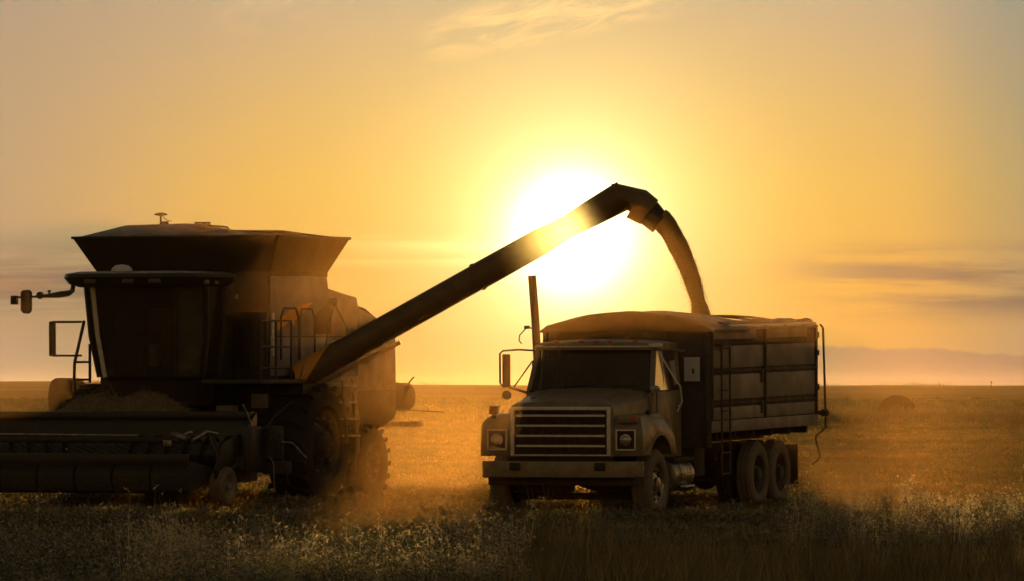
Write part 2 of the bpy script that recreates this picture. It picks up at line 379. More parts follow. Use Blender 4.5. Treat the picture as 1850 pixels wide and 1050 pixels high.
n_, l_ = mg.node_tree.nodes, mg.node_tree.links; b = n_['Principled BSDF']; b.inputs['Roughness'].default_value = .95; b.inputs['Sheen Weight'].default_value = .35; b.inputs['Sheen Roughness'].default_value = .45; b.inputs['Sheen Tint'].default_value = (.55, .36, .15, 1); b.inputs['Specular IOR Level'].default_value = 0.0
tcn = N(n_, 'ShaderNodeTexCoord')
def gnoise(sx, sy, sc_, det):
    mp = N(n_, 'ShaderNodeMapping'); mp.inputs['Scale'].default_value = (sx, sy, 1); l_.new(tcn.outputs['Object'], mp.inputs[0])
    z_ = N(n_, 'ShaderNodeTexNoise'); z_.inputs['Scale'].default_value = sc_; z_.inputs['Detail'].default_value = det; z_.inputs['Roughness'].default_value = .65; l_.new(mp.outputs[0], z_.inputs['Vector']); return z_.outputs['Fac']
def gramp(f, a, bq, c1, c2, under=None):
    mr_ = N(n_, 'ShaderNodeMapRange'); l_.new(f, mr_.inputs[0]); mr_.inputs[1].default_value = a; mr_.inputs[2].default_value = bq
    mx_ = N(n_, 'ShaderNodeMix', data_type='RGBA'); l_.new(mr_.outputs[0], mx_.inputs[0])
    if under is None: mx_.inputs[6].default_value = (*c1, 1)
    else: l_.new(under, mx_.inputs[6])
    mx_.inputs[7].default_value = (*c2, 1); return mx_.outputs[2]
c = gramp(gnoise(.35, .12, 1.0, 6), .38, .62, (.20, .145, .07), (.13, .105, .05))
c = gramp(gnoise(3, 3, 1.0, 8), .5, .75, None, (.28, .21, .11), c)
c = gramp(gnoise(.012, .045, 1.0, 5), .46, .60, None, (.105, .085, .042), c)      # darker crop bands across the far field
c = gramp(gnoise(.004, .03, 1.0, 4), .52, .6, None, (.27, .19, .09), c)
l_.new(c, b.inputs['Base Color'])
bp = N(n_, 'ShaderNodeBump'); bp.inputs['Strength'].default_value = .6; bp.inputs['Distance'].default_value = .1; l_.new(gnoise(5, 5, 1, 8), bp.inputs['Height']); l_.new(bp.outputs[0], b.inputs['Normal'])
gm.materials.append(mg)
go = bpy.data.objects.new('ground', gm); COL.objects.link(go)
tag(go, 'harvested stubble field running out to the horizon', 'field', kind='structure')

# ------------------------------------------------------------------ grain truck (local axes: x to the truck's left, y backward, z up)
truck = empty('grain_truck', (1.0, 98.0, 0.0), (R(1.0), 0, R(-20)))
tag(truck, 'tan grain truck with square grille facing the camera and tall panelled box behind', 'truck')

def make_wheel(name, parent, loc, rad, width, side, rim_mat, rim_r, dish=.05, lugs=0, tyre_mat=None, handholes=True):
    """side +1: outer face towards +x"""
    w = empty(name, loc); w.parent = parent
    h = width / 2; s = side
    prof = [(rim_r * .98, -h * .8), (rim_r + .02, -h * .95), (rad * .86, -h), (rad * .96, -h * .86), (rad, -h * .55), (rad + .004, 0), (rad, h * .55),
            (rad * .96, h * .86), (rad * .86, h), (rim_r + .02, h * .95), (rim_r * .98, h * .8)]
    t = MB(); t.lathe(prof, (0, 0, 0), 'x', 48)
    if lugs:       # tractor bars
        for k in range(lugs):
            a = k * 2 * math.pi / lugs
            for sd in (-1, 1):
                a2 = a + (math.pi / lugs if sd > 0 else 0)
                pts = []
                for (fx, da) in ((.05, 0), (.98, .16)):
                    for rr in (rad * .97, rad + .05):
                        for dd in (-.028, .028):
                            an = a2 + da + dd / rad
                            pts.append((sd * h * fx, rr * math.cos(an), rr * math.sin(an)))
                t.add(pts, [(0, 1, 3, 2), (4, 6, 7, 5), (0, 4, 5, 1), (2, 3, 7, 6), (0, 2, 6, 4), (1, 5, 7, 3)])
    else:
        for k in range(3):
            x0 = (-.5 + k * .5) * h
            t.lathe([(rad - .012, x0 - .02), (rad + .012, x0 - .018), (rad + .012, x0 + .018), (rad - .012, x0 + .02)], (0, 0, 0), 'x', 48)
    t.build('tyre', tyre_mat or M['rubber'], w, smooth=40)
    rp = [(rim_r + .015, s * h * .93), (rim_r, s * h * .82), (rim_r * .92, s * (h * .55)), (rim_r * .62, s * (h * .55 - dish)), (rim_r * .42, s * (h * .62)), (rim_r * .34, s * (h * .62)), (rim_r * .34, s * (h * .9)), (rim_r * .2, s * (h * 1.02)), (0.001, s * (h * 1.02))]
    MB().lathe(rp, (0, 0, 0), 'x', 40).build('rim', rim_mat, w, smooth=30)
    MB().lathe([(rim_r * .97, -s * h * .8), (rim_r * .9, 0), (.001, 0)], (0, 0, 0), 'x', 24).build('inner_disc', M['chassis'], w)
    if handholes:
        nut = None
        for k in range(10):
            a = k * 2 * math.pi / 10; p = (s * h * .60, rim_r * .73 * math.cos(a), rim_r * .73 * math.sin(a))
            if nut is None: nut = MB().lathe([(.001, 0), (.026, 0), (.028, s * .012), (.001, s * .03)], (0, 0, 0), 'x', 6).build('wheel_nut', M['steel'], w, loc=p)
            else:
                c2_ = nut.copy(); COL.objects.link(c2_); c2_.parent = w; c2_.location = p
        hh = None
        for k in range(5):
            a = (k + .5) * 2 * math.pi / 5; p = (s * h * .5, rim_r * .80 * math.cos(a), rim_r * .80 * math.sin(a))
            if hh is None: hh = MB().lathe([(.001, s * .016), (.05, s * .016), (.055, 0)], (0, 0, 0), 'x', 10).build('hand_hole', M['black'], w, loc=p)
            else:
                c2_ = hh.copy(); COL.objects.link(c2_); c2_.parent = w; c2_.location = p
    return w

# chassis
mb = MB()
for s in (-1, 1): mb.span((s * .36, -.55, .74), (s * .46, 7.2, .98))
for y in (.6, 2.4, 4.0, 5.35, 7.1): mb.span((-.38, y, .78), (.38, y + .1, .92))
mb.build('chassis_frame', M['chassis'], truck, .008)
mb = MB().span((-.95, -.07, .27), (.95, .07, .37)).span((-.95, -.3, .37), (-.18, .3, .64)).prism([(.34, .37), (.95, .37), (.95, .64), (-.18, .64), (-.18, .50), (-.02, .515), (.10, .46), (.34, .395)], 'y', -.2, .25).span((-.42, -.5, .62), (-.30, .75, .70)).span((.30, -.5, .62), (.42, .75, .70))
mb.tube([(-1.0, .1, .5), (1.0, .1, .5)], .03)
mb.build('front_axle', M['chassis'], truck, .012)
MB().span((-.36, -.38, .56), (.06, .95, 1.25)).span((.06, -.38, .66), (.36, .95, 1.25)).build('engine', M['chassis'], truck, .04)
for y in (4.8, 5.9):
    mb = MB().tube([(-1.1, 0, 0), (1.1, 0, 0)], .1, 12).lathe([(.001, -.24), (.2, -.2), (.27, 0), (.2, .2), (.001, .24)], (0, 0, 0), 'y', 16)
    mb.build('rear_axle', M['chassis'], truck, loc=(0, y, .5))
MB().tube([(0, .9, .72), (0, 4.7, .56)], .055, 10).build('drive_shaft', M['chassis'], truck)

# wheels
for s in (1, -1): make_wheel('front_wheel', truck, (s * 1.10, 0, .5), .5, .29, s, M['rim'], .30, .02, tyre_mat=M['sidewall'])
for y in (4.8, 5.9):
    for s in (1, -1):
        make_wheel('rear_wheel', truck, (s * 1.125, y, .5), .5, .26, s, M['dullrim'], .30, .14, handholes=False, tyre_mat=M['sidewall'])
        make_wheel('rear_wheel', truck, (s * .80, y, .5), .5, .26, s, M['dullrim'], .30, .02, handholes=False)

# bumper
def xs_arc(z0, z1):
    pts = []
    for x in (-1.25, -1.22, -1.1, -.8, 0, .8, 1.1, 1.22, 1.25):
        yb = -.98 + (max(0, abs(x) - .75) / .5) ** 2 * .17 + .05 * (x / 1.25) ** 2
        pts.append((x, yb))
    return pts
arc = xs_arc(0, 0)
mb = MB().prism(arc + [(x, y + .07) for x, y in reversed(arc)], 'z', .62, .86)
bump_o = mb.build('bumper', M['bumper'], truck, .018, 2)
MB().prism([(x, y - .004) for x, y in arc] + [(x, y + .06) for x, y in reversed(arc)], 'z', .615, .632).build('lower_lip', M['chassis'], bump_o, .004)
for x in (-.66, .66):
    MB().box((x, -.985, .785), (.165, .03, .115)).build('tow_hook_opening', M['black'], bump_o, .03, 3)
for s in (-1, 1): MB().span((s * .36, -.93, .68), (s * .46, -.5, .82)).build('bumper_bracket', M['chassis'], bump_o, .006)
MB().span((-.78, -.76, .60), (.78, -.70, .945)).span((-1.14, -.80, .50), (1.14, -.76, .62)).build('valance', M['chassis'], truck, .01)

# hood: raised centre between wide fenders
def hood_sec(y, zt, w, zb=.92):
    half = [(w, zb), (w, zt - .13), (w - .015, zt - .07), (w - .05, zt - .03), (w - .12, zt - .006), (w * .5, zt + .02), (0, zt + .03)]
    return [(x, y, z) for x, z in half] + [(-x, y, z) for x, z in reversed(half[:-1])]
mb = MB().loft([hood_sec(-.80, 1.69, .795), hood_sec(-.785, 1.71, .81), hood_sec(-.3, 1.775, .84), hood_sec(.2, 1.84, .90), hood_sec(.48, 1.88, .95)])
hood = mb.build('hood', M['cabpaint'], truck, smooth=40)
for x in (-.6, .6): MB().box((x, -.05, 1.815), (.02, .75, .012), (R(6.5), 0, 0)).build('hood_crease', M['cabpaint'], hood)
for s in (1, -1):
    out = [(-.79, .93), (-.79, 1.36), (-.76, 1.44), (-.68, 1.50), (-.5, 1.535), (.30, 1.55), (.47, 1.53), (.56, 1.44), (.66, 1.2), (.74, .93)]
    archp = [(.62 * math.cos(a), .55 + .68 * math.sin(a)) for a in [R(34 + k * 112 / 12) for k in range(13)]]
    archp = [p for p in archp if p[1] > .93]
    fm = MB(); inner, outer = .80, 1.27
    # flared: outer skin leans in towards the top
    def fx(z): return outer - .025 * max(0, (z - 1.0)) - .13 * max(0, (z - 1.36) / .19) ** 2
    poly = out + archp
    n = len(poly)
    v = [(s * inner, y, z) for y, z in poly] + [(s * fx(z), y, z) for y, z in poly]
    f = [(i, (i + 1) % n, n + (i + 1) % n, n + i) for i in range(n)] + [tuple(range(n)), tuple(range(2 * n - 1, n - 1, -1))]
    fm.add(v, f)
    fen = fm.build('fender', M['cabpaint'], truck, .022, 2, smooth=45)
    # raised lip along the arch
    MB().tube([(s * 1.262, y, z) for y, z in archp], .018, 6).build('arch_lip', M['cabpaint'], fen)
    # headlight
    hx = s * 1.0
    fr = MB()
    w2, h2 = .155, .155
    fr.span((hx - w2, -.815, 1.17 - h2), (hx - w2 + .022, -.78, 1.17 + h2)).span((hx + w2 - .022, -.815, 1.17 - h2), (hx + w2, -.78, 1.17 + h2))
    fr.span((hx - w2 + .022, -.813, 1.17 + h2 - .022), (hx + w2 - .022, -.78, 1.17 + h2)).span((hx - w2 + .022, -.813, 1.17 - h2), (hx + w2 - .022, -.78, 1.17 - h2 + .022))
    hl = fr.build('headlight', M['trim'], truck, .006)
    MB().span((hx - w2 + .02, -.796, 1.17 - h2 + .02), (hx + w2 - .02, -.785, 1.17 + h2 - .02)).build('headlight_plate', M['grille'], hl)
    MB().lathe([(.085, 0), (.085, -.018), (.07, -.022)], (hx, -.797, 1.17), 'y', 24).build('lamp_ring', M['chrome'], hl)
    MB().lathe([(.075, -.008), (.06, -.022), (.03, -.030), (.001, -.032)], (hx, -.797, 1.17), 'y', 20).build('lamp_lens', M['lamp'], hl)
# lamps on the fenders
mb = MB().box((-1.08, -.70, 1.60), (.14, .07, .125)); ml = mb.build('marker_lamp', M['red'], truck, .012); ml['label'] = 'red box marker lamp on the fender'
MB().tube([(-1.08, -.70, 1.48), (-1.08, -.70, 1.55)], .03).build('lamp_stalk', M['black'], ml)
mb = MB().box((1.03, -.795, 1.475), (.30, .05, .12)); ts = mb.build('turn_signal', M['cabpaint'], truck, .01)
MB().box((1.13, -.822, 1.478), (.085, .02, .10)).build('turn_signal_lens', M['amber'], ts, .008)
MB().lathe([(.001, .07), (.035, .065), (.04, 0)], (1.14, -.2, 1.53), 'z', 12).build('fender_marker', M['black'], truck)
# grille
gx, gz0, gz1 = .775, .935, 1.655
mb = MB().span((-gx, -.85, gz0), (-gx + .055, -.80, gz1)).span((gx - .055, -.85, gz0), (gx, -.80, gz1)).span((-gx + .055, -.848, gz1 - .05), (gx - .055, -.80, gz1)).span((-gx + .055, -.846, gz0), (gx - .055, -.80, gz0 + .022))
gr = mb.build('grille', M['trim'], truck, .01)
MB().span((-gx + .05, -.815, gz0 + .02), (gx - .05, -.80, gz1 - .045)).build('grille_screen', M['grille'], gr)
mb = MB()
for k in range(30):
    x = -.7 + k * 1.4 / 29; mb.span((x - .004, -.822, gz0 + .025), (x + .004, -.813, gz1 - .05))
mb.build('grille_fins', M['grille'], gr)
for k in range(4):
    z = 1.525 - k * .148
    MB().span((-.69, -.842, z - .016), (.69, -.822, z + .016)).build('grille_bar', M['trim'], gr, .005)
MB().span((.30, -.853, .938), (.42, -.847, .957)).build('nameplate', M['chrome'], gr)

# cab
cab = MB()
side = [(.46, .86), (.46, 1.86), (1.78, 1.86), (1.78, .86)]
cab.prism(side, 'x', -1.0, 1.0)
cab_o = cab.build('cab', M['cabpaint'], truck, .03, 2)
MB().span((-.94, .44, 1.845), (.94, .62, 1.885)).build('cowl', M['black'], cab_o, .01)
# pillars
def bar(a, b, w, d, mat, name, parent, bevel=.01):
    a, b = Vector(a), Vector(b); t = (b - a).normalized(); u = Vector((1, 0, 0)); v = t.cross(u).normalized()
    p = []
    for q in (a, b):
        for i, j in ((-1, -1), (1, -1), (1, 1), (-1, 1)): p.append(q + u * i * w / 2 + v * j * d / 2)
    return MB().add(p, [(0, 1, 2, 3), (4, 7, 6, 5), (0, 4, 5, 1), (1, 5, 6, 2), (2, 6, 7, 3), (3, 7, 4, 0)]).build(name, mat, parent, bevel)
for s in (-1, 1):
    bar((s * .965, .50, 1.85), (s * .90, .80, 2.50), .07, .07, M['cabpaint'], 'windshield_pillar', cab_o)
    bar((s * .96, 1.74, 1.85), (s * .91, 1.72, 2.50), .06, .08, M['cabpaint'], 'rear_pillar', cab_o)
    bar((s * .97, 1.02, 1.85), (s * .92, 1.05, 2.49), .03, .03, M['trim'], 'vent_bar', cab_o, .004)
roof = []
for y, zc, zs, w in ((.70, 2.50, 2.475, .93), (.74, 2.575, 2.53, .96), (.9, 2.61, 2.56, .985), (1.4, 2.625, 2.565, .99), (1.74, 2.60, 2.55, .97), (1.78, 2.50, 2.49, .95)):
    ring = [(w, y, 2.47)] + [(w * math.cos(R(a)) if a else w, y, zs + (zc - zs) * math.sin(R(a))) for a in range(0, 181, 15)] + [(-w, y, 2.47)]
    roof.append(ring)
rf = MB().loft(roof).build('roof', M['cabpaint'], cab_o, smooth=50)
MB().prism([(-.95, .70), (-.5, .66), (.5, .66), (.95, .70), (.95, .76), (-.95, .76)], 'z', 2.505, 2.53).build('visor', M['trim'], cab_o, .006)
for x in (-.62, -.22, 0, .22, .62): MB().box((x, .76, 2.592), (.08, .05, .035)).build('clearance_lamp', M['amber'], cab_o, .01)
MB().add([(-.93, .51, 1.87), (.93, .51, 1.87), (.875, .785, 2.49), (-.875, .785, 2.49)], [(0, 1, 2, 3)]).build('windshield', M['windshield'], cab_o)
for x0 in (-.55, .18):
    MB().tube([(x0, .50, 1.885), (x0 + .36, .545, 1.95)], .008, 5).tube([(x0 + .12, .53, 1.935), (x0 + .6, .535, 1.945)], .007, 5).build('wiper', M['black'], cab_o)
for s in (-1, 1):
    MB().add([(s * .985, .56, 1.87), (s * .985, 1.70, 1.87), (s * .915, 1.70, 2.48), (s * .90, .83, 2.48)], [(0, 1, 2, 3)]).build('side_window', M['glass_clear'], cab_o)
    d = MB().prism([(.60, .92), (.60, 1.83), (1.70, 1.83), (1.70, .92)], 'x', s * 1.001, s * 1.018).build('door', M['cabpaint'], cab_o, .006)
    MB().span((s * 1.018, 1.50, 1.60), (s * 1.05, 1.64, 1.635)).build('door_handle', M['chrome'], d, .008)
MB().span((-.86, 1.735, 1.9), (.86, 1.745, 2.45)).build('rear_wall', M['bulkhead'], cab_o)
for x in (-.45, .45): MB().span((x - .3, 1.25, 1.4), (x + .3, 1.42, 2.15)).build('seat', M['tan_seat'], cab_o, .05, 3)
MB().lathe([(.215, -.012), (.228, 0), (.215, .012), (.202, 0), (.215, -.012)], (0, 0, 0), 'z', 28).build('steering_wheel', M['black'], cab_o, loc=(.45, .92, 1.98)).rotation_euler = (R(35), 0, 0)
# cab corner vent and cowl clutter beside the windshield
MB().lathe([(.001, 0), (.07, .0), (.08, .06), (.05, .1), (.001, .11)], (1.04, .42, 1.84), 'z', 12).build('air_horn', M['chrome'], cab_o)
MB().span((.86, .66, 2.505), (1.02, .86, 2.56)).build('cab_marker', M['trim'], cab_o, .01)

# mirrors
for s in (-1, 1):
    X0 = s * 1.48
    arm = MB().tube([(s * .93, .72, 2.46), (s * 1.2, .70, 2.475), (X0 - s * .05, .66, 2.46), (X0, .66, 2.42), (X0, .66, 1.98), (X0 - s * .05, .66, 1.93), (X0 - s * .1, .66, 1.925)], .016, 6)
    arm.tube([(s * .95, .60, 2.30), (X0 - s * .22, .66, 1.92)], .011, 6).tube([(X0 - s * .14, .66, 1.915), (s * .96, .56, 1.82)], .022, 6)
    if s > 0: arm = MB().tube([(.95, .72, 2.47), (1.15, .70, 2.475), (1.42, .66, 2.45)], .014, 6)
    mo = arm.build('mirror_arm', M['steel'] if s > 0 else M['black'], truck)
    if s < 0:
        MB().box((X0 + .10, .66, 2.16), (.125, .04, .50)).build('mirror', M['black'], mo, .015)
        MB().lathe([(.001, -.03), (.065, -.02), (.07, .01), (.001, .03)], (X0 + .105, .66, 1.80), 'y', 18).build('spot_mirror', M['black'], mo).scale = (1, 1, 1)
    else:
        MB().tube([(1.0, .70, 2.45), (1.26, .72, 2.02), (1.31, .8, 1.92), (1.30, .9, 1.70), (1.22, .92, 1.55)], .014, 6).build('mirror_brace', M['trim'], mo)

# exhaust stack and its loose wire
st = MB().tube([(-1.33, 1.95, .95), (-1.35, 1.95, 2.3)], .085, 14).tube([(-1.35, 1.95, 2.28), (-1.38, 1.95, 2.9), (-1.43, 1.95, 3.58)], .062, 14, caps=False).build('exhaust_stack', M['chassis'], truck)
MB().tube([(-1.40, 1.9, 2.78), (-1.49, 1.88, 2.80), (-1.55, 1.88, 2.74), (-1.61, 1.88, 2.68), (-1.62, 1.88, 2.6), (-1.58, 1.88, 2.55)], .010, 5).box((-1.49, 1.88, 2.80), (.08, .04, .05)).build('loose_wire', M['black'], st)

# fuel tank, steps and air tank
ft = MB().prism([(.02 + .27 * math.cos(R(a)), .60 + .25 * math.sin(R(a))) if abs(math.cos(R(a))) < .99 else (.02 + .27 * math.cos(R(a)), .60) for a in range(0, 360, 15)], 'y', -.1, .78).build('fuel_tank', M['rim'], truck, .02, smooth=40, loc=(.93, .95, 0))
for y in (.1, .55): MB().lathe([(.285, -.02), (.285, .02)], (.02, y, .60), 'y', 24).build('tank_strap', M['chassis'], ft)
MB().span((.25, .2, .60), (.34, .62, .63)).span((.25, .2, .42), (.34, .62, .45)).build('cab_step', M['trim'], ft, .006)
MB().span((.80, .86, .80), (1.18, 1.8, .86)).build('running_board', M['chassis'], truck, .008)

# grain box
BX, Y0, Y1, ZB, ZT = 1.33, 2.2, 7.5, 1.20, 2.75
box_o = MB().span((-BX + .03, Y0, ZB), (BX - .03, Y1, ZB + .06)).build('box_floor', M['rail'], truck, .01)
for s in (-1, 1): MB().span((s * .34, Y0 + .1, 1.0), (s * .48, Y1 - .1, 1.2)).build('box_sill', M['chassis'], box_o, .008)
for y in (2.6, 3.5, 4.4, 5.3, 6.2, 7.1): MB().span((-BX + .06, y, 1.09), (BX - .06, y + .08, 1.2)).build('cross_member', M['chassis'], box_o, .006)
fb = MB().span((-BX, Y0 - .04, .98), (BX, Y0, ZT)).build('bulkhead', M['bulkhead'], truck, .012)
for x in (-1.28, -.64, 0, .64, 1.28): MB().span((x - .03, Y0 - .09, 1.0), (x + .03, Y0 - .04, ZT)).build('bulkhead_post', M['bulkhead'], fb, .006)
MB().span((-1.05, Y0 + .0, .55), (1.05, Y0 + .5, .98)).build('hoist_frame', M['chassis'], truck, .01)
mb = MB().span((-BX, Y1 - .05, ZB), (BX, Y1, ZT)).build('tailgate', M['rail'], truck, .01)
for s in (-1, 1):
    sw = MB().span((s * (BX - .06), Y0, ZB + .06), (s * (BX - .03), Y1 - .05, ZT - .01)).build('box_side', M['rail'], truck, .004)
    for (z0, z1) in ((2.60, 2.735), (2.165, 2.50), (1.69, 2.065), (1.39, 1.575)):
        for (ya, yb) in ((Y0 + .06, 4.78), (4.87, Y1 - .10)):
            po = MB().span((s * (BX - .032), ya, z0), (s * (BX - .006), yb - (.38 if z1 > 2.6 else .0), z1)).build('side_panel', M['panel'], sw, .005)
    MB().span((s * (BX - .03), Y0, ZB), (s * (BX + .015), Y1, 1.375)).build('bottom_rail', M['panel'], sw, .012)
    MB().span((s * (BX - .03), Y0, ZT - .015), (s * (BX + .02), Y1, ZT + .03)).build('top_rail', M['panel'], sw, .01)
    for z in (2.54, 2.11, 1.63): MB().span((s * (BX - .03), Y0 + .02, z - .02), (s * (BX - .004), Y1 - .02, z + .02)).build('side_rail', M['rail'], sw, .006)
    for y in (Y0 + .02, 4.825, Y1 - .05): MB().span((s * (BX - .03), y - .03, ZB + .175), (s * (BX + .022), y + .03, ZT - .015)).build('side_post', M['rail'], sw, .008)
    for z in (1.55, 2.02): MB().box((s * (BX - .003), 4.68, z), (.03, .12, .2)).build('stake_pocket', M['rail'], sw, .006)
    MB().box((s * .93, 6.95, .60), (.5, .015, .62)).build('mud_flap', M['black'], truck, .004)
for z in (2.62, 2.34, 1.80): MB().box((BX - .02, Y1 + .03, z), (.08, .10, .09)).build('gate_hinge', M['chassis'], mb, .012)
MB().box((.55, 6.85, 1.06), (.12, .05, .06)).build('tail_lamp', M['red'], truck, .01)
# ladder on the box
lad = MB()
for y in (2.46, 2.86): lad.tube([(BX + .075, y, 2.56), (BX + .075, y, .56)], .017, 8)
lo = lad.build('ladder', M['rail'], truck)
for k in range(7): MB().tube([(BX + .075, 2.46, .58 + k * .315), (BX + .075, 2.86, .58 + k * .315)], .013, 6).build('rung', M['rail'], lo)
MB().span((BX + .02, 2.44, 2.5), (BX + .09, 2.88, 2.53)).build('ladder_hook', M['rail'], lo, .004)
# sheet taped to the bulkhead and its mark, faded number
sg = MB().box((1.055, Y0 - .098, 2.16), (.25, .006, .36)).build('paper_sheet', M['white'], fb); sg['label'] = 'pale sheet with a small dark mark'
MB().box((1.075, Y0 - .103, 2.13), (.03, .003, .075)).box((1.067, Y0 - .103, 2.145), (.018, .003, .03)).build('printed_mark', M['ink'], sg)
MB().span((1.135, Y0 - .104, 1.99), (1.15, Y0 - .100, 2.33)).build('sheet_edge', M['trim'], sg)
tx = bpy.data.curves.new('lettering', 'FONT'); tx.body = '202'; tx.size = .12; tx.extrude = .002; tx.align_x = 'CENTER'
to = bpy.data.objects.new('lettering', tx); COL.objects.link(to)
bpy.context.view_layer.update()
tm = bpy.data.meshes.new_from_object(to.evaluated_get(bpy.context.evaluated_depsgraph_get())); bpy.data.objects.remove(to)
to = bpy.data.objects.new('lettering', tm); COL.objects.link(to); to.parent = fb; to.location = (.32, Y0 - .046, 2.645); to.rotation_euler = (R(90), 0, 0); tm.materials.clear(); tm.materials.append(M['fadedprint'])

# tarp: drawn over the front bow, gathered along the side
rings = []
for iy, y in enumerate((Y0 - .10, Y0 - .06, 2.5, 3.0, 3.5, 4.0)):
    ring = []
    for k in range(25):
        u = -1 + 2 * k / 24; x = u * (BX + .05)
        z = ZT + .03 + .27 * math.cos(u * math.pi / 2) ** .9 * (.93 if iy else .6) - (.05 if abs(u) > .98 else 0)
        z += .004 * math.sin(k * .9 + iy * 2.1) - .012 * (iy % 2) * math.cos(u * 1.5) * (iy > 1)
        ring.append((x, y, z))
    rings.append(ring)
low = [[(x, y, min(z, ZT + .03) - .02) for x, y, z in r] for r in rings]
tp = MB()
for a, b_ in ((rings, 1), (low, 0)): tp.loft(a, closed=False, caps=False)
tp.loft([rings[0], [(x, Y0 - .11, ZT - .03) for x, y, z in rings[0]]], closed=False, caps=False)
tp_o = tp.build('tarp', M['tarp'], truck, smooth=60)
for y in (4.9, 5.9, 6.8): MB().tube([(u * BX, y, ZT + .02 + .16 * math.cos(u * math.pi / 2)) for u in np.linspace(-1, 1, 13)], .02, 6).build('tarp_bow', M['rail'], tp_o)
# gathered folds lying on the near rail
path, rad = [], []
for k in range(40):
    y = 3.0 + k * (7.5 - 3.0) / 39
    path.append((BX - .13, y, ZT + .055 + .030 * math.sin((y - 3.0) / 4.5 * 3.1) + .035 * math.exp(-((y - 7.32) / .10) ** 2)))
    rad.append(.062 + .008 * math.sin(k * .5) + .005 * math.sin(k * 1.3))
fo = MB().tube(path, rad, 12).build('gathered_tarp', M['tarp'], tp_o, smooth=70)
MB().tube([(BX - .05, 3.2, ZT + .045), (BX - .05, Y1 + .05, ZT + .045)], .028, 8).build('roll_tube', M['trim'], tp_o)
# crank at the rear corner
cr = MB().tube([(BX + .05, Y1 + .03, ZT + .03), (BX + .07, Y1 + .10, ZT - .02), (BX + .09, Y1 + .14, 1.43)], .018, 8).tube([(BX + .09, Y1 + .14, 1.40), (BX + .09, Y1 + .14, 1.16), (BX + .08, Y1 + .0, 1.11), (BX + .06, Y1 - .26, 1.04), (BX + .06, Y1 - .28, .98), (BX + .07, Y1 - .10, .72), (BX + .07, Y1 - .18, .66), (BX + .07, Y1 - .48, .60)], .017, 8).build('tarp_crank', M['chassis'], truck)
MB().lathe([(.001, -.1), (.05, -.1), (.062, -.06), (.062, .06), (.05, .1), (.001, .1)], (BX + .08, Y1 + .12, 1.39), 'y', 12).build('crank_bearing', M['chassis'], cr)
MB().span((BX - .03, Y1, 1.36), (BX + .08, Y1 + .05, 1.43)).build('crank_bracket', M['chassis'], cr, .006)

# load of grain inside the box
def to_world(o, p): return (Matrix.Translation(o.location) @ o.rotation_euler.to_matrix().to_4x4()) @ Vector(p)
nx, ny = 28, 48; gv = []; gf = []
for j in range(ny + 1):
    for i in range(nx + 1):
        x = -BX + .08 + (2 * BX - .16) * i / nx; y = Y0 + .02 + (Y1 - .08 - Y0) * j / ny
        z = 2.25 + .62 * math.exp(-((x - .15) / .62) ** 2 - ((y - 5.3) / .95) ** 2) + .012 * math.sin(x * 23 + y * 7) * math.cos(y * 19)
        gv.append(to_world(truck, (x, y, z)))
for j in range(ny):
    for i in range(nx):
        a = j * (nx + 1) + i; gf.append((a, a + 1, a + nx + 2, a + nx + 1))
gh = MB().add(gv, gf).build('grain_heap', M['grain'], None, smooth=80)
tag(gh, 'heap of harvested grain filling the truck box under the stream', 'grain', kind='stuff')

# ------------------------------------------------------------------ combine harvester (same local axes)
comb = empty('combine_harvester', (-4.85, 104.0, .105), (R(.3), 0, R(-23)))
tag(comb, 'dark combine harvester with flared grain tank and long unloading auger raised over the truck', 'combine')
prof = [(-.65, 1.25), (-.65, 3.57), (1.50, 3.59), (1.55, 3.39), (1.95, 3.30), (2.64, 3.25), (2.69, 3.12), (3.0, 3.07), (3.44, 2.92), (4.10, 2.61), (4.16, 2.5), (4.16, 1.30), (3.6, 1.15), (.6, 1.15)]
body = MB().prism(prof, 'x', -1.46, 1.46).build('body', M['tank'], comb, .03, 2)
# side sheets standing proud of the body
def sheet(name, pts, x, mat, th=.02, bevel=.008, parent=None):
    return MB().prism(pts, 'x', x, x + th).build(name, mat, parent or body, bevel)
sheet('upper_side_panel', [(-.62, 2.62), (-.62, 3.55), (1.47, 3.57), (1.52, 3.37), (2.61, 3.23), (2.66, 3.10), (2.66, 2.62)], 1.462, M['grey'])
sheet('rear_side_panel', [(2.68, 1.75), (2.68, 3.08), (3.42, 2.9), (4.12, 2.6), (4.14, 1.75)], 1.462, M['grey'])
sheet('lower_side_panel', [(-.62, 2.0), (-.62, 2.6), (2.66, 2.6), (2.66, 2.0)], 1.462, M['grey'], .014)
sheet('skirt_panel', [(.3, 1.35), (.3, 1.98), (2.66, 1.98), (2.66, 1.45), (1.6, 1.35)], 1.464, M['green'])
sheet('rear_skirt', [(2.68, 1.32), (2.68, 1.73), (4.12, 1.73), (4.14, 1.36)], 1.464, M['tank'])
ye = sheet('yellow_stripe', [(-.48, 2.66), (-.44, 2.80), (.1, 3.05), (.95, 3.16), (.50, 2.96), (.24, 2.86), (.24, 2.78), (.10, 2.86)], 1.484, M['yellow'], .006, .0)
sheet('engine_vent', [(1.0, 2.65), (1.0, 2.95), (1.35, 3.1), (1.6, 3.1), (1.6, 2.65)], 1.484, M['tank'], .02)
sheet('vent_cap', [(1.45, 3.1), (1.45, 3.22), (1.75, 3.22), (1.75, 3.1)], 1.484, M['tank'], .05)
for (y0, y1, zt) in ((-.35, .3, 3.05), (.35, .9, 3.04)):
    MB().tube([(1.53, y0, 2.25), (1.53, y0, zt - .15), (1.53, y0 + .1, zt), (1.53, y1 - .1, zt), (1.53, y1, zt - .15), (1.53, y1, 2.25)], .016, 6).build('hand_rail', M['black'], body)
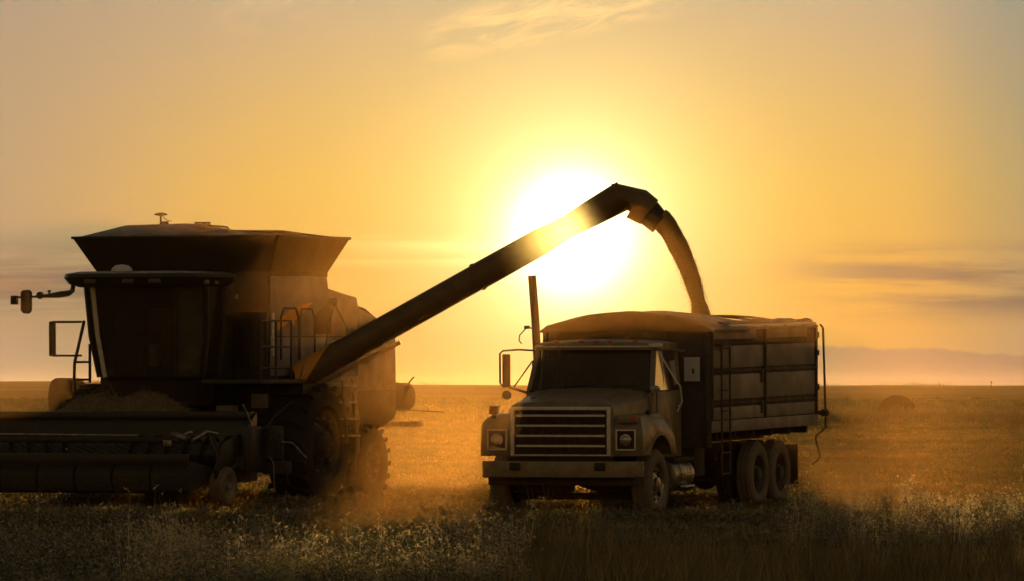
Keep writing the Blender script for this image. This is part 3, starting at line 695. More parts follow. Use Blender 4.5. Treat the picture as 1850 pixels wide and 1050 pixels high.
MB().tube([(1.5, 1.30, 2.2), (1.56, 1.32, 2.7), (1.54, 1.62, 3.14), (1.56, 2.05, 2.75), (1.52, 2.15, 2.45)], .013, 6).build('cable_hoop', M['black'], body)
MB().span((1.46, -.60, 2.30), (1.505, -.53, 2.98)).build('edge_strip', M['trim'], body, .006)
MB().box((.90, -.665, 3.23), (.09, .03, .08)).build('front_work_lamp', M['lamp'], body, .01)
for i, (x, z) in enumerate(((-.6, 3.2), (.5, 3.0))): MB().box((x, -.665, z), (.5, .03, .3)).build('front_cover', M['tank'], body, .01)

# grain tank extension
fl = []
for (z, x, y0, y1) in ((3.55, 1.50, -.66, 1.46), (3.62, 1.50, -.66, 1.46), (4.16, 1.77, -.98, 1.72)):
    fl.append([(-x, y0, z), (x, y0, z), (x, y1, z), (-x, y1, z)])
inn = [[(a * .985, (b_ - .4) * .985 + .4, c_) for a, b_, c_ in r] for r in reversed(fl)]
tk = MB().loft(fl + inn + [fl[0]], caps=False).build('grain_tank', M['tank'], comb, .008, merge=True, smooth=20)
for s, y in ((0, -.98), (0, 1.72)): MB().tube([(-1.77, y, 4.16), (1.77, y, 4.16)], .025, 6).build('tank_rim', M['tank'], tk)
for s in (-1, 1): MB().tube([(s * 1.77, -.98, 4.16), (s * 1.77, 1.72, 4.16)], .025, 6).build('tank_rim', M['tank'], tk)
# folding covers pitched over the tank
cv = MB().add([(-1.74, -.9, 4.165), (-.2, -.9, 4.17), (-.2, 1.65, 4.17), (-1.74, 1.65, 4.165), (-1.32, .0, 4.37), (-.30, .0, 4.39), (.12, .3, 4.30), (-1.32, .9, 4.37), (-.3, .9, 4.39), (.12, .9, 4.30), (.12, -.9, 4.17), (.12, 1.65, 4.2)],
    [(0, 1, 5, 4), (0, 4, 7, 3), (4, 5, 8, 7), (3, 7, 8, 2), (1, 10, 6, 5), (5, 6, 9, 8), (8, 9, 11, 2)]).build('tank_cover', M['tank'], tk, smooth=20)
MB().add([(.0, -.9, 4.17), (1.72, -.9, 4.165), (1.72, 1.65, 4.165), (0, 1.65, 4.17), (.1, .4, 4.29), (.98, .9, 4.285), (1.25, 1.0, 4.21), (1.3, 1.1, 4.235), (.1, 1.2, 4.29)], [(0, 1, 6, 4), (4, 6, 5), (6, 1, 2, 7), (5, 6, 7), (4, 5, 7, 8), (8, 7, 2, 3), (0, 4, 8, 3)]).build('tank_cover', M['tank'], tk, smooth=20)
MB().span((-.30, .35, 4.38), (-.10, .55, 4.42)).build('cover_latch', M['black'], tk, .01)
MB().tube([(-.1, .4, 4.36), (.18, .4, 4.345), (.26, .4, 4.33), (.29, .4, 4.27)], .014, 6).build('cover_handle', M['black'], tk)
MB().box((1.02, -.70, 3.80), (.15, .03, .17)).build('tank_sight_window', M['amber'], tk, .008)
gp = MB().tube([(-.93, .45, 4.36), (-.93, .45, 4.53)], .016, 8).lathe([(.001, .055), (.06, .05), (.10, .03), (.105, .015), (.03, 0), (.001, 0)], (-.93, .45, 4.52), 'z', 20).build('antenna', M['black'], comb)
MB().tube([(-.90, .45, 4.52), (-.84, .45, 4.46), (-.74, .45, 4.43)], .006, 5).box((-.86, .45, 4.40), (.1, .08, .07)).build('antenna_cable', M['black'], gp)

# cab
plan = [(-.70, -2.38), (.70, -2.38), (1.02, -1.95), (1.02, -1.30), (-1.02, -1.30), (-1.02, -1.95)]
def ringz(z, k, dy=0): return [(x * k, (y + 1.5) * k - 1.5 + dy, z) for x, y in plan]
cb = MB().loft([ringz(1.92, .80, .12), ringz(1.99, .86, .08)]).build('cab_floor', M['green'], comb, .01)
lo_r, hi_r = ringz(1.99, .86, .08), ringz(3.40, 1.0, -.02)
mid = [tuple(np.array(a) * .55 + np.array(b_) * .45) for a, b_ in zip(lo_r, hi_r)]
mid = [(x * 1.045, y, z) for x, y, z in mid]
for i in range(6):
    MB().tube([lo_r[i], mid[i], hi_r[i]], .038 if i in (0, 1) else .05, 6).build('cab_pillar', M['trim'] if i == 0 else M['green'], cb)
for i, mat_ in ((0, 'glass'), (1, 'glass_sky_tint'), (2, 'glass'), (4, 'glass'), (5, 'glass')):
    j = (i + 1) % 6
    MB().add([lo_r[i], lo_r[j], mid[j], hi_r[j], hi_r[i], mid[i]], [(0, 1, 2, 5), (5, 2, 3, 4)]).build('windshield' if i == 0 else 'side_window', M[mat_], cb)
MB().add([lo_r[3], lo_r[4], hi_r[4], hi_r[3]], [(0, 1, 2, 3)]).build('cab_rear_wall', M['black'], cb)
bar_ = MB().loft([[(x, y, z + .0) for x, y, z in ringz(1.92, .80, .12)], [(x * .9, y, 1.55) for x, y, z in ringz(1.6, .74, .3)]]).build('cab_mount', M['chassis'], cb)
MB().span((-.9, -1.30, 1.95), (.9, -.66, 3.45)).build('cab_back_housing', M['black'], cb, .02)
rp = []
for (z, k) in ((3.37, .93), (3.42, 1.06), (3.52, 1.12), (3.575, 1.10), (3.61, .96), (3.62, .6)):
    rp.append([(x * k * (1.0), (y + 1.55) * k - 1.55, z) for x, y in [(-.86, -2.62), (-.45, -2.70), (.45, -2.70), (.86, -2.62), (1.05, -2.35), (1.10, -1.7), (1.05, -1.25), (-1.05, -1.25), (-1.10, -1.7), (-1.05, -2.35)]])
crf = MB().loft(rp).build('cab_roof', M['green'], cb, smooth=50)
MB().lathe([(.17, 0), (.16, .05), (.10, .10), (.001, .115)], (-.40, -2.0, 3.61), 'z', 20).build('roof_beacon', M['white'], crf)['label'] = 'pale domed beacon on the cab roof'
for x in (-.55, .1, .55): MB().box((x, -2.79, 3.46), (.2, .06, .07)).build('roof_lamp', M['dimlamp'], crf, .015)
for (y, z) in ((-2.25, 3.44), (-1.9, 3.44)): MB().box((1.15, y, z), (.05, .16, .07)).build('roof_lamp', M['dimlamp'], crf, .012)
# inside the cab
MB().span((-.25, -1.75, 2.2), (.27, -1.4, 2.42)).span((-.25, -1.45, 2.4), (.27, -1.35, 3.05)).build('operator_seat', M['tan_seat'], cb, .05, 3)
MB().span((.40, -1.9, 2.05), (.80, -1.5, 2.22)).span((.44, -1.6, 2.22), (.78, -1.46, 2.45)).build('training_seat', M['tan_seat'], cb, .05, 3)
MB().tube([(-.02, -2.1, 2.0), (0, -1.95, 2.55)], .04, 8).build('steering_column', M['black'], cb)
MB().lathe([(.19, -.014), (.205, 0), (.19, .014), (.175, 0), (.19, -.014)], (0, 0, 0), 'z', 26).build('steering_wheel', M['black'], cb, loc=(0, -1.93, 2.6)).rotation_euler = (R(25), 0, 0)
MB().box((.20, -2.12, 2.32), (.16, .05, .34)).build('yield_monitor', M['white'], cb, .01)
# right-hand mirrors (image left)
ma = MB().tube([(-.98, -2.5, 3.44), (-1.0, -2.5, 3.32), (-1.06, -2.5, 3.28), (-1.22, -2.5, 3.26), (-1.52, -2.5, 3.235)], [.035, .04, .045, .05, .022], 8).tube([(-1.5, -2.5, 3.235), (-2.02, -2.5, 3.22)], .018, 6).build('mirror_arm', M['black'], comb)
MB().prism([(-1.87, 3.29), (-1.85, 3.33), (-1.74, 3.34), (-1.70, 3.30), (-1.70, 3.02), (-1.74, 2.97), (-1.82, 2.97), (-1.87, 3.02)], 'y', -2.56, -2.48).build('mirror', M['black'], ma, .012)
MB().lathe([(.001, -.03), (.055, -.025), (.06, .02), (.001, .03)], (-1.56, -2.5, 3.25), 'y', 14).build('round_mirror', M['black'], ma)
MB().box((-2.0, -2.5, 3.18), (.11, .07, .14)).box((-1.40, -2.5, 3.29), (.03, .03, .06)).box((-1.40, -2.5, 3.315), (.06, .04, .025)).build('marker_lamp', M['black'], ma, .01)
# access frame on the right of the cab
fm = MB().tube([(-1.02, -2.15, 2.84), (-1.50, -2.2, 2.84)], .02, 6).tube([(-1.02, -2.15, 2.32), (-1.50, -2.2, 2.32)], .018, 6).build('mirror_frame', M['black'], comb)
MB().box((-1.50, -2.2, 2.58), (.115, .05, .54)).build('mirror', M['black'], fm, .025, 3)
la = MB().tube([(-1.00, -2.1, 2.86), (-1.17, -2.1, 2.2), (-1.18, -2.1, 1.72)], .025, 6).tube([(-.98, -1.95, 2.5), (-.98, -1.95, 1.9)], .022, 6).build('access_ladder', M['black'], comb)
for z in (2.22, 1.95, 1.76): MB().tube([(-1.18, -2.1, z), (-.96, -1.98, z)], .02, 6).build('rung', M['black'], la)

# operator platform and rails on the left of the cab
pf = MB().span((1.0, -2.1, 1.88), (2.0, -.45, 1.95)).build('platform', M['green'], comb, .01)
for (x, y) in ((1.98, -2.05), (1.98, -1.5), (1.98, -.95), (1.5, -.95)):
    MB().tube([(x, y, 1.95), (x, y, 2.85)], .018, 6).build('rail_post', M['green'], pf)
for z in (2.85, 2.45, 2.12): MB().tube([(1.98, -2.05, z), (1.98, -.95, z), (1.5, -.95, z)], .016, 6).build('platform_rail', M['green'], pf)
MB().span((1.30, -.60, 1.98), (1.46, -.56, 2.9)).build('platform_panel', M['tank'], pf, .01)
MB().span((.9, -.72, 1.35), (1.46, -.66, 3.0)).build('hatch', M['tank'], pf, .01)
MB().span((.99, -.75, 2.15), (1.16, -.72, 2.78)).build('hatch_window', M['glass'], pf, .005)
sk = MB().span((1.44, -.55, 1.70), (2.0, 1.25, 1.88)).build('fender_deck', M['green'], comb, .02)
MB().span((1.2, -2.0, 1.30), (1.46, -1.75, 1.55)).build('deck_lamp', M['tan_seat'], sk, .01)

# wheels
make_wheel('drive_wheel', comb, (1.76, .12, .93), .90, .74, 1, M['dullrim'], .58, .12, lugs=20)
make_wheel('drive_wheel', comb, (-1.76, .12, .93), .90, .74, -1, M['dullrim'], .58, .12, lugs=20)
for s in (1, -1): make_wheel('steer_wheel', comb, (s * 1.48, 2.86, .60), .57, .42, s, M['dullrim'], .32, .06, lugs=18)
MB().tube([(-1.5, .12, .93), (1.5, .12, .93)], .17, 12).span((-1.0, -.2, .75), (1.0, .4, 1.25)).build('drive_axle', M['chassis'], comb)
MB().tube([(-1.3, 2.86, .62), (1.3, 2.86, .62)], .11, 10).span((-.3, 2.7, .6), (.3, 3.0, 1.2)).build('steer_axle', M['chassis'], comb)
MB().span((-1.2, -.4, 1.0), (1.2, 3.2, 1.2)).build('underframe', M['chassis'], comb, .02)

# side ladder hanging beside the drive wheel
ld = MB()
for dy in (0, .36): ld.box((2.22, .52 + dy, 1.44), (.035, .075, 1.0), (R(10), 0, 0))
lo2 = ld.build('side_ladder', M['green'], comb, .008)
for k in range(4): MB().box((2.22, .63 + .05 * k - .02, 1.84 - k * .26), (.16, .36, .03), (0, 0, 0)).build('ladder_step', M['steel'], lo2, .006)
MB().tube([(2.26, .45, 1.95), (2.28, .62, 1.9), (2.28, .80, 1.55), (2.27, .86, 1.1)], .014, 6).tube([(2.24, .85, 1.7), (2.25, 1.0, 1.3), (2.2, 1.02, .95)], .012, 6).build('ladder_rail', M['steel'], lo2)
MB().span((2.15, .86, .78), (2.25, 1.02, 1.1)).box((2.2, .9, .6), (.06, .05, .45), (R(-6), 0, 0)).build('ladder_foot', M['green'], lo2, .006)

# rear: straw hood, spreader drum, tail bars
MB().prism([(4.10, 1.35), (4.10, 2.56), (4.30, 2.46), (4.34, 1.6), (4.28, 1.35)], 'x', -1.2, 1.2).build('straw_hood', M['tank'], comb, .03)
dr = MB().lathe([(.001, -.02), (.17, 0), (.215, .04), (.225, .12), (.225, 1.7), (.215, 1.76), (.17, 1.80), (.001, 1.82)], (0, 0, 0), 'x', 28).build('spreader_drum', M['tank'], comb, loc=(-.45, 5.05, 1.64))
MB().span((-.5, 4.25, 1.58), (.9, 5.0, 1.70)).build('spreader_arm', M['chassis'], comb, .01)
MB().box((.9, 5.05, 1.90), (.05, .05, .08)).tube([(1.30, 5.05, 1.85), (1.36, 5.05, 1.93), (1.40, 5.05, 1.96)], .014, 6).build('drum_valve', M['black'], dr).location = (.45, -5.05, -1.64)
MB().tube([(.8, 4.3, 1.48), (1.1, 4.9, 1.44), (1.55, 5.3, 1.40), (1.78, 5.4, 1.385)], .014, 6).tube([(.8, 4.3, 1.44), (1.3, 4.9, 1.43)], .012, 6).build('tail_bar', M['chassis'], comb)
MB().box((1.35, 4.75, 1.20), (.62, .12, .09)).build('tail_step', M['steel'], comb, .008)

# pickup header
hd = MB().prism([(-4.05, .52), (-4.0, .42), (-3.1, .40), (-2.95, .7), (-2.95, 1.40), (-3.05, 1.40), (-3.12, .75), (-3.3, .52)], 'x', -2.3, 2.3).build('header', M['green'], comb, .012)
MB().span((-2.3, -3.14, 1.36), (2.3, -2.93, 1.47)).build('top_beam', M['green'], hd, .015)
MB().span((-.55, -2.8, .55), (.55, -.5, 1.35)).build('feeder_house', M['green'], comb, .03).rotation_euler = (R(-6), 0, 0)
for s in (-1, 1):
    MB().prism([(-4.35, .40), (-4.42, .62), (-4.1, 1.02), (-3.4, 1.18), (-2.95, 1.46), (-2.95, .42)], 'x', s * 2.3, s * 2.34).build('end_sheet', M['green'], hd, .01)
MB().tube([(-2.28, -3.45, .82), (2.28, -3.45, .82)], .20, 16).build('header_auger', M['green'], hd)
fl_ = MB()
for s in (-1, 1):
    for k in range(60):
        t = k / 10 * 2 * math.pi; t2 = (k + 1) / 10 * 2 * math.pi; x1 = s * (2.2 - k * .03); x2 = s * (2.2 - (k + 1) * .03)
        q = [(x1, -3.45 + .2 * math.cos(t), .82 + .2 * math.sin(t)), (x1, -3.45 + .30 * math.cos(t), .82 + .30 * math.sin(t)), (x2, -3.45 + .30 * math.cos(t2), .82 + .30 * math.sin(t2)), (x2, -3.45 + .2 * math.cos(t2), .82 + .2 * math.sin(t2))]
        fl_.add(q, [(0, 1, 2, 3)])
fl_.build('auger_flighting', M['green'], hd)
# pickup belt at the front, with teeth
bo = [(-5.05, .42), (-5.0, .30), (-4.9, .26), (-4.2, .42), (-4.06, .52), (-4.1, .62), (-4.2, .66), (-4.85, .74), (-5.0, .66), (-5.06, .54)]
for k in range(7):
    xa = -2.2 + k * .628; MB().prism(bo, 'x', xa, xa + .60).build('pickup_belt', M['belt'], hd, .02, 2, smooth=50)
tt = MB()
for r_ in range(6):
    for k in range(70):
        x = -2.17 + k * .0628 + (r_ % 2) * .03
        if r_ < 4:
            y = -5.06 + r_ * .005; z = .34 + r_ * .1
            tt.add([(x - .004, y, z), (x + .004, y, z), (x, y - .10, z + .035)], [(0, 1, 2)])
        else:
            y = -4.85 + (r_ - 4) * .3; z = .735 - (r_ - 4) * .04
            tt.add([(x - .004, y, z), (x + .004, y, z), (x, y - .02, z + .10)], [(0, 1, 2)])
tt.build('pickup_teeth', M['steel'], hd)
MB().span((-2.25, -5.12, .70), (2.22, -5.06, .86)).build('front_guard', M['green'], hd, .01)
wg = MB().tube([(-2.25, -5.0, 1.06), (2.05, -5.0, 1.06)], .045, 10).build('windguard_pipe', M['chassis'], hd)
MB().tube([(-2.2, -4.7, 1.14), (1.2, -4.7, 1.12)], .022, 8).build('windguard_pipe', M['steel'], hd)
for k in range(24):
    x = -2.15 + k * .18
    MB().tube([(x, -5.0, 1.06), (x, -4.75, .96), (x, -4.2, .86)], .007, 4).build('windguard_rod', M['chassis'], wg)
for s in (-1, 1):
    MB().tube([(s * 2.24, -5.0, 1.06), (s * 2.26, -4.55, 1.18), (s * 2.27, -4.2, 1.14)], .03, 6).tube([(s * 2.27, -4.55, 1.18), (s * 2.30, -4.25, .78), (s * 2.30, -3.85, .70)], .028, 6).tube([(s * 2.27, -4.42, 1.15), (s * 2.3, -4.1, .8)], .02, 6).build('windguard_arm', M['steel'], wg)
    MB().box((s * 2.02, -4.95, 1.12), (.28, .14, .05), (.2, .3 * s, 0)).box((s * 2.1, -4.85, 1.16), (.12, .1, .04), (0, -.4 * s, 0)).box((s * 1.85, -5.02, 1.02), (.14, .05, .1)).build('arm_bracket', M['steel'], wg, .01)
    gw = make_wheel('gauge_wheel', comb, (s * 2.32, -4.10, .36), .285, .24, s, M['panel'], .15, .03, handholes=False, tyre_mat=M['sidewall'])
    MB().tube([(s * 2.30, -4.10, .36), (s * 2.36, -3.9, .62), (s * 2.36, -3.5, .75)], .035, 8).span((s * 2.32, -3.7, .60), (s * 2.42, -3.3, .80)).build('gauge_wheel_arm', M['chassis'], comb)
MB().span((.90, -3.9, .03), (1.42, -3.2, .42)).build('skid_shoe', M['chassis'], hd, .03)
# drive end of the header: chain case, hoses, levers
MB().span((2.36, -3.6, .55), (2.52, -3.0, 1.25)).build('drive_case', M['green'], hd, .03)
MB().tube([(2.40, -3.25, 1.2), (2.36, -3.35, 1.45), (2.32, -3.4, 1.55)], .016, 6).lathe([(.001, -.03), (.03, 0), (.001, .03)], (2.32, -3.4, 1.56), 'z', 10).build('lever', M['steel'], hd)
random.seed(21)
for k in range(16):
    p0 = Vector((2.5 + random.uniform(-.05, .25), -3.0 + random.uniform(-.3, .2), random.uniform(.75, 1.3))); pts = [p0]
    d_ = Vector((random.uniform(-.3, .5), random.uniform(-.1, .5), random.uniform(-.2, .6)))
    for j in range(7):
        d_ += Vector((random.uniform(-.3, .3), random.uniform(-.2, .3), random.uniform(-.45, .2))); pts.append(pts[-1] + d_ * .09)
    MB().tube(pts, random.choice((.008, .011, .014)), 5).build('hydraulic_hose', M['steel'] if k % 4 == 0 else M['black'], hd)
MB().box((2.55, -2.85, 1.0), (.22, .4, .5)).box((2.6, -2.8, .62), (.35, .35, .2)).build('gear_box', M['chassis'], hd, .03)
MB().box((1.75, -1.6, 1.62), (.28, .03, .22)).build('warning_plate', M['tan_seat'], sk, .005)

# unloading auger swung out over the truck
A = Vector((1.92, .18, 2.15)); B = Vector((6.32, 1.73, 4.736)); D = (B - A); L = D.length; D.normalize()
def at(t): return A + D * t
def ring_tube(ts, rs, seg=20, vs=1.0): return [at(t) for t in ts], rs
sd = Vector((0, 0, 1)).cross(D).normalized(); upv = D.cross(sd).normalized()
def cyl(t0, t1, r0, r1, seg=24, cut0=0.0, cut1=0.0, caps=True):
    """tube along the auger; cut slants the ends (metres along the axis across the full height)"""
    rg = []
    for t, r, cut in ((t0, r0, cut0), (t1, r1, cut1)):
        rg.append([at(t + cut * math.sin(2 * math.pi * k / seg) / 2) + (sd * math.cos(2 * math.pi * k / seg) + upv * math.sin(2 * math.pi * k / seg)) * r for k in range(seg)])
    return MB().loft(rg, True, caps)
SM = glare_material(A, D, 3.05, 4.32, 4.42, 5.15)
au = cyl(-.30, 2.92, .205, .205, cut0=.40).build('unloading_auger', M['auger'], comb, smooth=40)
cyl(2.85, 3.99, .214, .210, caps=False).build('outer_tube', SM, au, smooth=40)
cyl(2.82, 2.88, .228, .228).build('tube_collar', M['auger'], au)
# added see-through section between tube and spout, imitating the sun glare
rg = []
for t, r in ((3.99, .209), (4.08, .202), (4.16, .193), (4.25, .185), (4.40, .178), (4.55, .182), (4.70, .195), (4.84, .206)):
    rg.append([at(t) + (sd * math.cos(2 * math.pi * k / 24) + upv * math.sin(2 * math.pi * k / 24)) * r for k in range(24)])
glare_o = MB().loft(rg, True, False).build('glare_section', SM, au, smooth=60); glare_o['label'] = 'auger tube section made pale and see-through to imitate sun glare'
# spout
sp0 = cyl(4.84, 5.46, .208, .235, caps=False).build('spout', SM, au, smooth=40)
end = at(5.40)
dn = Vector((D.x, D.y, 0)).normalized()
sb = []
for (fw, dz, hw, hh) in ((-.04, .0, .235, .235), (.10, -.03, .245, .265), (.24, -.11, .245, .265), (.44, -.24, .24, .235), (.445, -.245, .21, .205), (.60, -.40, .20, .18)):
    c_ = end + dn * fw + Vector((0, 0, dz)); ax = (dn * .80 + Vector((0, 0, -.60))).normalized() if fw > .1 else D
    u2 = ax.cross(sd).normalized()
    sb.append([c_ + sd * hw * math.cos(2 * math.pi * k / 20) + u2 * hh * math.sin(2 * math.pi * k / 20) for k in range(20)])
MB().loft(sb, True, False).build('spout_hood', M['auger'], sp0, smooth=50)
MB().loft([[c_ + (c_ - end - dn * .5).normalized() * .012 for c_ in r_] for r_ in sb[4:]], True, False).build('rubber_boot', M['black'], sp0)
# pivot elbow with the yellow end cap
el_ = MB().lathe([(.001, -.5), (.20, -.5), (.22, -.42), (.22, .0), (.18, .10), (.001, .13)], (0, 0, 0), 'z', 24).build('auger_elbow', M['auger'], comb, loc=tuple(A + Vector((-.22, .22, -.10))))
cap = MB(); rows = []
for k in range(15):
    a_ = R(70 + k * 10); te = .46 - .72 * (k / 14) ** 1.4; t0_ = -.46 + .10 * math.sin(math.pi * k / 14)
    rows.append([at(t0_ + (te - t0_) * j / 8) + (sd * math.cos(a_) + upv * math.sin(a_)) * (.215 - .04 * (1 - j / 8) ** 3) for j in range(9)])
cap.loft(rows, closed=False, caps=False)
cap = cap.build('auger_end_cover', M['yellow'], au, smooth=60); cap['label'] = 'bright orange-yellow cover on the lower end of the auger'
MB().tube([A + Vector((0, -.1, -.3)), at(1.3) - upv * .3], .035, 8).build('auger_brace', M['auger'], au)

# straw heap lying on the pickup behind the windguard
hv, hf = [], []
random.seed(4)
hn, hm = 44, 18
for j in range(hm + 1):
    for i in range(hn + 1):
        u, v = i / hn, j / hm
        x = -1.55 + 2.65 * u; y = -2.93 + .9 * v
        e = math.sin(math.pi * v) ** .6
        prof_ = np.interp(u, [0, .12, .25, .38, .52, .66, .8, .92, 1], [.02, .16, .38, .43, .36, .47, .40, .2, .0])
        hv.append(to_world(comb, (x, y, 1.30 + e * (prof_ + .0) + random.uniform(-.012, .012) * e * 2 - (0 if e > .05 else .35))))
for j in range(hm):
    for i in range(hn):
        a = j * (hn + 1) + i; hf.append((a, a + 1, a + hn + 2, a + hn + 1))
sh = MB().add(hv, hf).build('straw_heap', M['straw'], None, smooth=70)
tag(sh, 'long low heap of gathered straw piled behind the header beam below the combine cab', 'straw heap')
sp_ = MB()
for k in range(900):
    u, v = random.random(), random.random()
    i, j = int(u * hn), int(v * hm); p = Vector(hv[j * (hn + 1) + i]); d_ = Vector((random.gauss(0, 1), random.gauss(0, 1), random.gauss(.25, .6))).normalized() * random.uniform(.05, .13)
    w_ = d_.cross(Vector((0, 1, 0))).normalized() * .0035
    sp_.add([p - d_ * .3 - w_, p - d_ * .3 + w_, p + d_ + w_, p + d_ - w_], [(0, 1, 2, 3)])
sp_.build('loose_straw', M['straw'], sh)['kind'] = 'stuff'

# falling grain
def wpt(px, py, yy): return Vector(((px - 925) / 12000 * yy, yy, EYE + (697 - py) / 12000 * yy))
random.seed(9)
tip_l = sb[-1]; cen = sum(tip_l, Vector()) / len(tip_l); W0 = to_world(comb, cen)
W1 = to_world(truck, (.15, 5.3, 2.84))
rg = []; K = 46; path = []
for k in range(K):
    t = k / (K - 1)
    x = W0.x + (W1.x - W0.x) * (1 - (1 - t) ** 1.35); y = W0.y + (W1.y - W0.y) * t
    z = W0.z + .06 + (W1.z - W0.z - .06) * (t ** 1.28)
    path.append(Vector((x, y, z)))
for k, p in enumerate(path):
    t = k / (K - 1); r = .175 - .075 * t + (.08 * max(0, t - .84) / .16)
    r *= 1 + .03 * math.sin(k * .45) + .012 * math.sin(k * 1.3)
    ax = (path[min(k + 1, K - 1)] - path[max(k - 1, 0)]).normalized(); u = Vector((0, 1, 0)); v = ax.cross(u).normalized()
    rg.append([p + (u * math.cos(2 * math.pi * j / 20) + v * math.sin(2 * math.pi * j / 20)) * (r + .008 * math.sin(j * 2.0 + k * .16) + random.uniform(-.003, .003)) for j in range(20)])
gs = MB().loft(rg).build('grain_stream', M['grain'], None, smooth=70)
tag(gs, 'stream of grain pouring from the auger spout into the truck box', 'grain', kind='stuff')
gk = MB()
for k in range(9000):
    t = random.random(); p = path[int(t * (K - 1))]; r = abs(random.gauss(0, 1)) * (.022 + .036 * t) + .135 - .05 * t; a = random.uniform(0, 6.283)
    c_ = p + Vector((math.cos(a) * r, math.sin(a) * r, random.uniform(-.05, .05))); s_ = random.uniform(.003, .006)
    gk.add([c_ + Vector((s_, 0, 0)), c_ + Vector((-s_, 0, 0)), c_ + Vector((0, s_, 0)), c_ + Vector((0, 0, s_ * 1.6)), ], [(0, 1, 3), (1, 2, 3), (2, 0, 3), (0, 2, 1)])
gk.build('loose_grains', M['grain'], gs)['kind'] = 'stuff'


# ------------------------------------------------------------------ bales, far post, birds
def bale(name, loc, rz, rad, wid, label, squash=1.0):
    b_ = MB(); rg = []; rnd = random.Random(5)
    for k in range(9):
        h = -wid / 2 + wid * k / 8; r = rad * (1 - .06 * abs(k - 4) / 4 * (k in (0, 8)))
        rg.append([(h, math.cos(a) * r * (1 + rnd.uniform(-.012, .012)), rad + math.sin(a) * r * (1 + rnd.uniform(-.012, .012))) for a in [2 * math.pi * j / 36 for j in range(36)]])
    b_.loft(rg); o = b_.build(name, M['bale'], None, .05, 2, smooth=40)
    x, y = loc; o.location = (x, y, float(ground(x, y)) - .06); o.rotation_euler = (0, 0, rz); o.scale = (1, 1, squash)
    return tag(o, label, 'hay bale', 'round bales left in the field')
bale('round_bale', ((122 - 925) / 12000 * 284, 284), R(20), .93, 1.25, 'round bale behind the header showing above the horizon beside the combine')
bale('round_bale', ((1621 - 925) / 12000 * 288, 288), R(84), .86, 1.3, 'round bale half sunk behind dark grass in the open field beyond the truck')
po = MB().lathe([(.001, 0), (.09, 0), (.07, 1.35), (.001, 1.36)], (0, 0, 0), 'z', 8).box((0, 0, 1.2), (.3, .1, .25)).build('field_post', M['wood'], None)
po.location = ((1791 - 925) / 12000 * 1500, 1500, float(ground(108, 1500)) - .05); po.scale = (1.2, 1.2, 1.2); tag(po, 'tiny lone post on the far horizon', 'post')

sv = MB(); rs = random.Random(8); gx0, gy0 = 2.78, 102.3
for k in range(420):
    u = rs.uniform(-1, 1); q_ = Vector((gx0 + .42 * u, gy0 + rs.gauss(0, .2), float(ground(gx0, gy0)) + abs(rs.gauss(0, .10)) * (1 - u * u * .6)))
    d = Vector((rs.gauss(0, 1), rs.gauss(0, .7), rs.gauss(.2, .5))).normalized() * rs.uniform(.06, .14); w = d.cross(Vector((0, 1, 0))).normalized() * .006
    sv.add([q_ - w, q_ + w, q_ + d + w, q_ + d - w], [(0, 1, 2, 3)])
nb = 24
sv.loft([[(gx0 + math.cos(6.283 * j / nb) * .46 * r, gy0 + math.sin(6.283 * j / nb) * .35 * r, float(ground(gx0, gy0)) - .02 + z) for j in range(nb)] for r, z in ((1, 0), (.85, .12), (.55, .2), (.1, .22))])
tag(sv.build('straw_clump', M['straw'], None), 'small sunlit clump of straw on the ground behind the front wheel of the truck', 'straw clump')

# ------------------------------------------------------------------ vegetation (stuff, instanced)
SRC = bpy.data.collections.new('plant_sources')       # not linked to the scene
def plant_source(cname, name, mat, verts, faces):
    me = bpy.data.meshes.new(name); me.from_pydata(verts, [], faces); me.materials.append(mat); me.shade_smooth()
    o = bpy.data.objects.new(name, me)
    c = bpy.data.collections.get(cname) or bpy.data.collections.new(cname)
    c.objects.link(o); return c
def blade(v, f, rnd, base, h, w, lean, az, seg=3, droop=.35):
    n0 = len(v); dx, dy = math.cos(az), math.sin(az); px, py = -dy, dx
    if rnd.random() < .6: px, py = rnd.choice((-1, 1)), 0
    for k in range(seg + 1):
        t = k / seg; off = lean * t * t * h; z = h * t - droop * lean * h * t ** 3
        ww = w * (1 - t ** 1.5) * .5 + .0004
        c = (base[0] + dx * off, base[1] + dy * off, base[2] + z)
        v.append((c[0] - px * ww, c[1] - py * ww, c[2])); v.append((c[0] + px * ww, c[1] + py * ww, c[2]))
    for k in range(seg):
        a = n0 + 2 * k; f.append((a, a + 1, a + 3, a + 2))
def leaf(v, f, c, d, nrm, L_, W_):
    n0 = len(v); s = d.cross(nrm).normalized() * W_ / 2
    v += [tuple(c), tuple(c + d * L_ * .5 + s), tuple(c + d * L_), tuple(c + d * L_ * .5 - s)]; f.append((n0, n0 + 1, n0 + 2, n0 + 3))
LM = leafy('stubble grass', [(.045, .055, .02), (.12, .10, .04), (.24, .18, .085), (.045, .06, .02), (.15, .115, .05)], .5, .12, True)
LD = leafy('tall dry grass', [(.06, .06, .026), (.20, .155, .075), (.32, .25, .135), (.08, .08, .035), (.16, .125, .06)], .5, .06)
LW = leafy('weeds', [(.05, .06, .022), (.10, .10, .042), (.17, .135, .065), (.06, .068, .028)], .5, .20)
LH = leafy('seed heads', [(.50, .40, .25), (.60, .50, .34), (.40, .30, .17)], .65, .30)
rnd = random.Random(3)
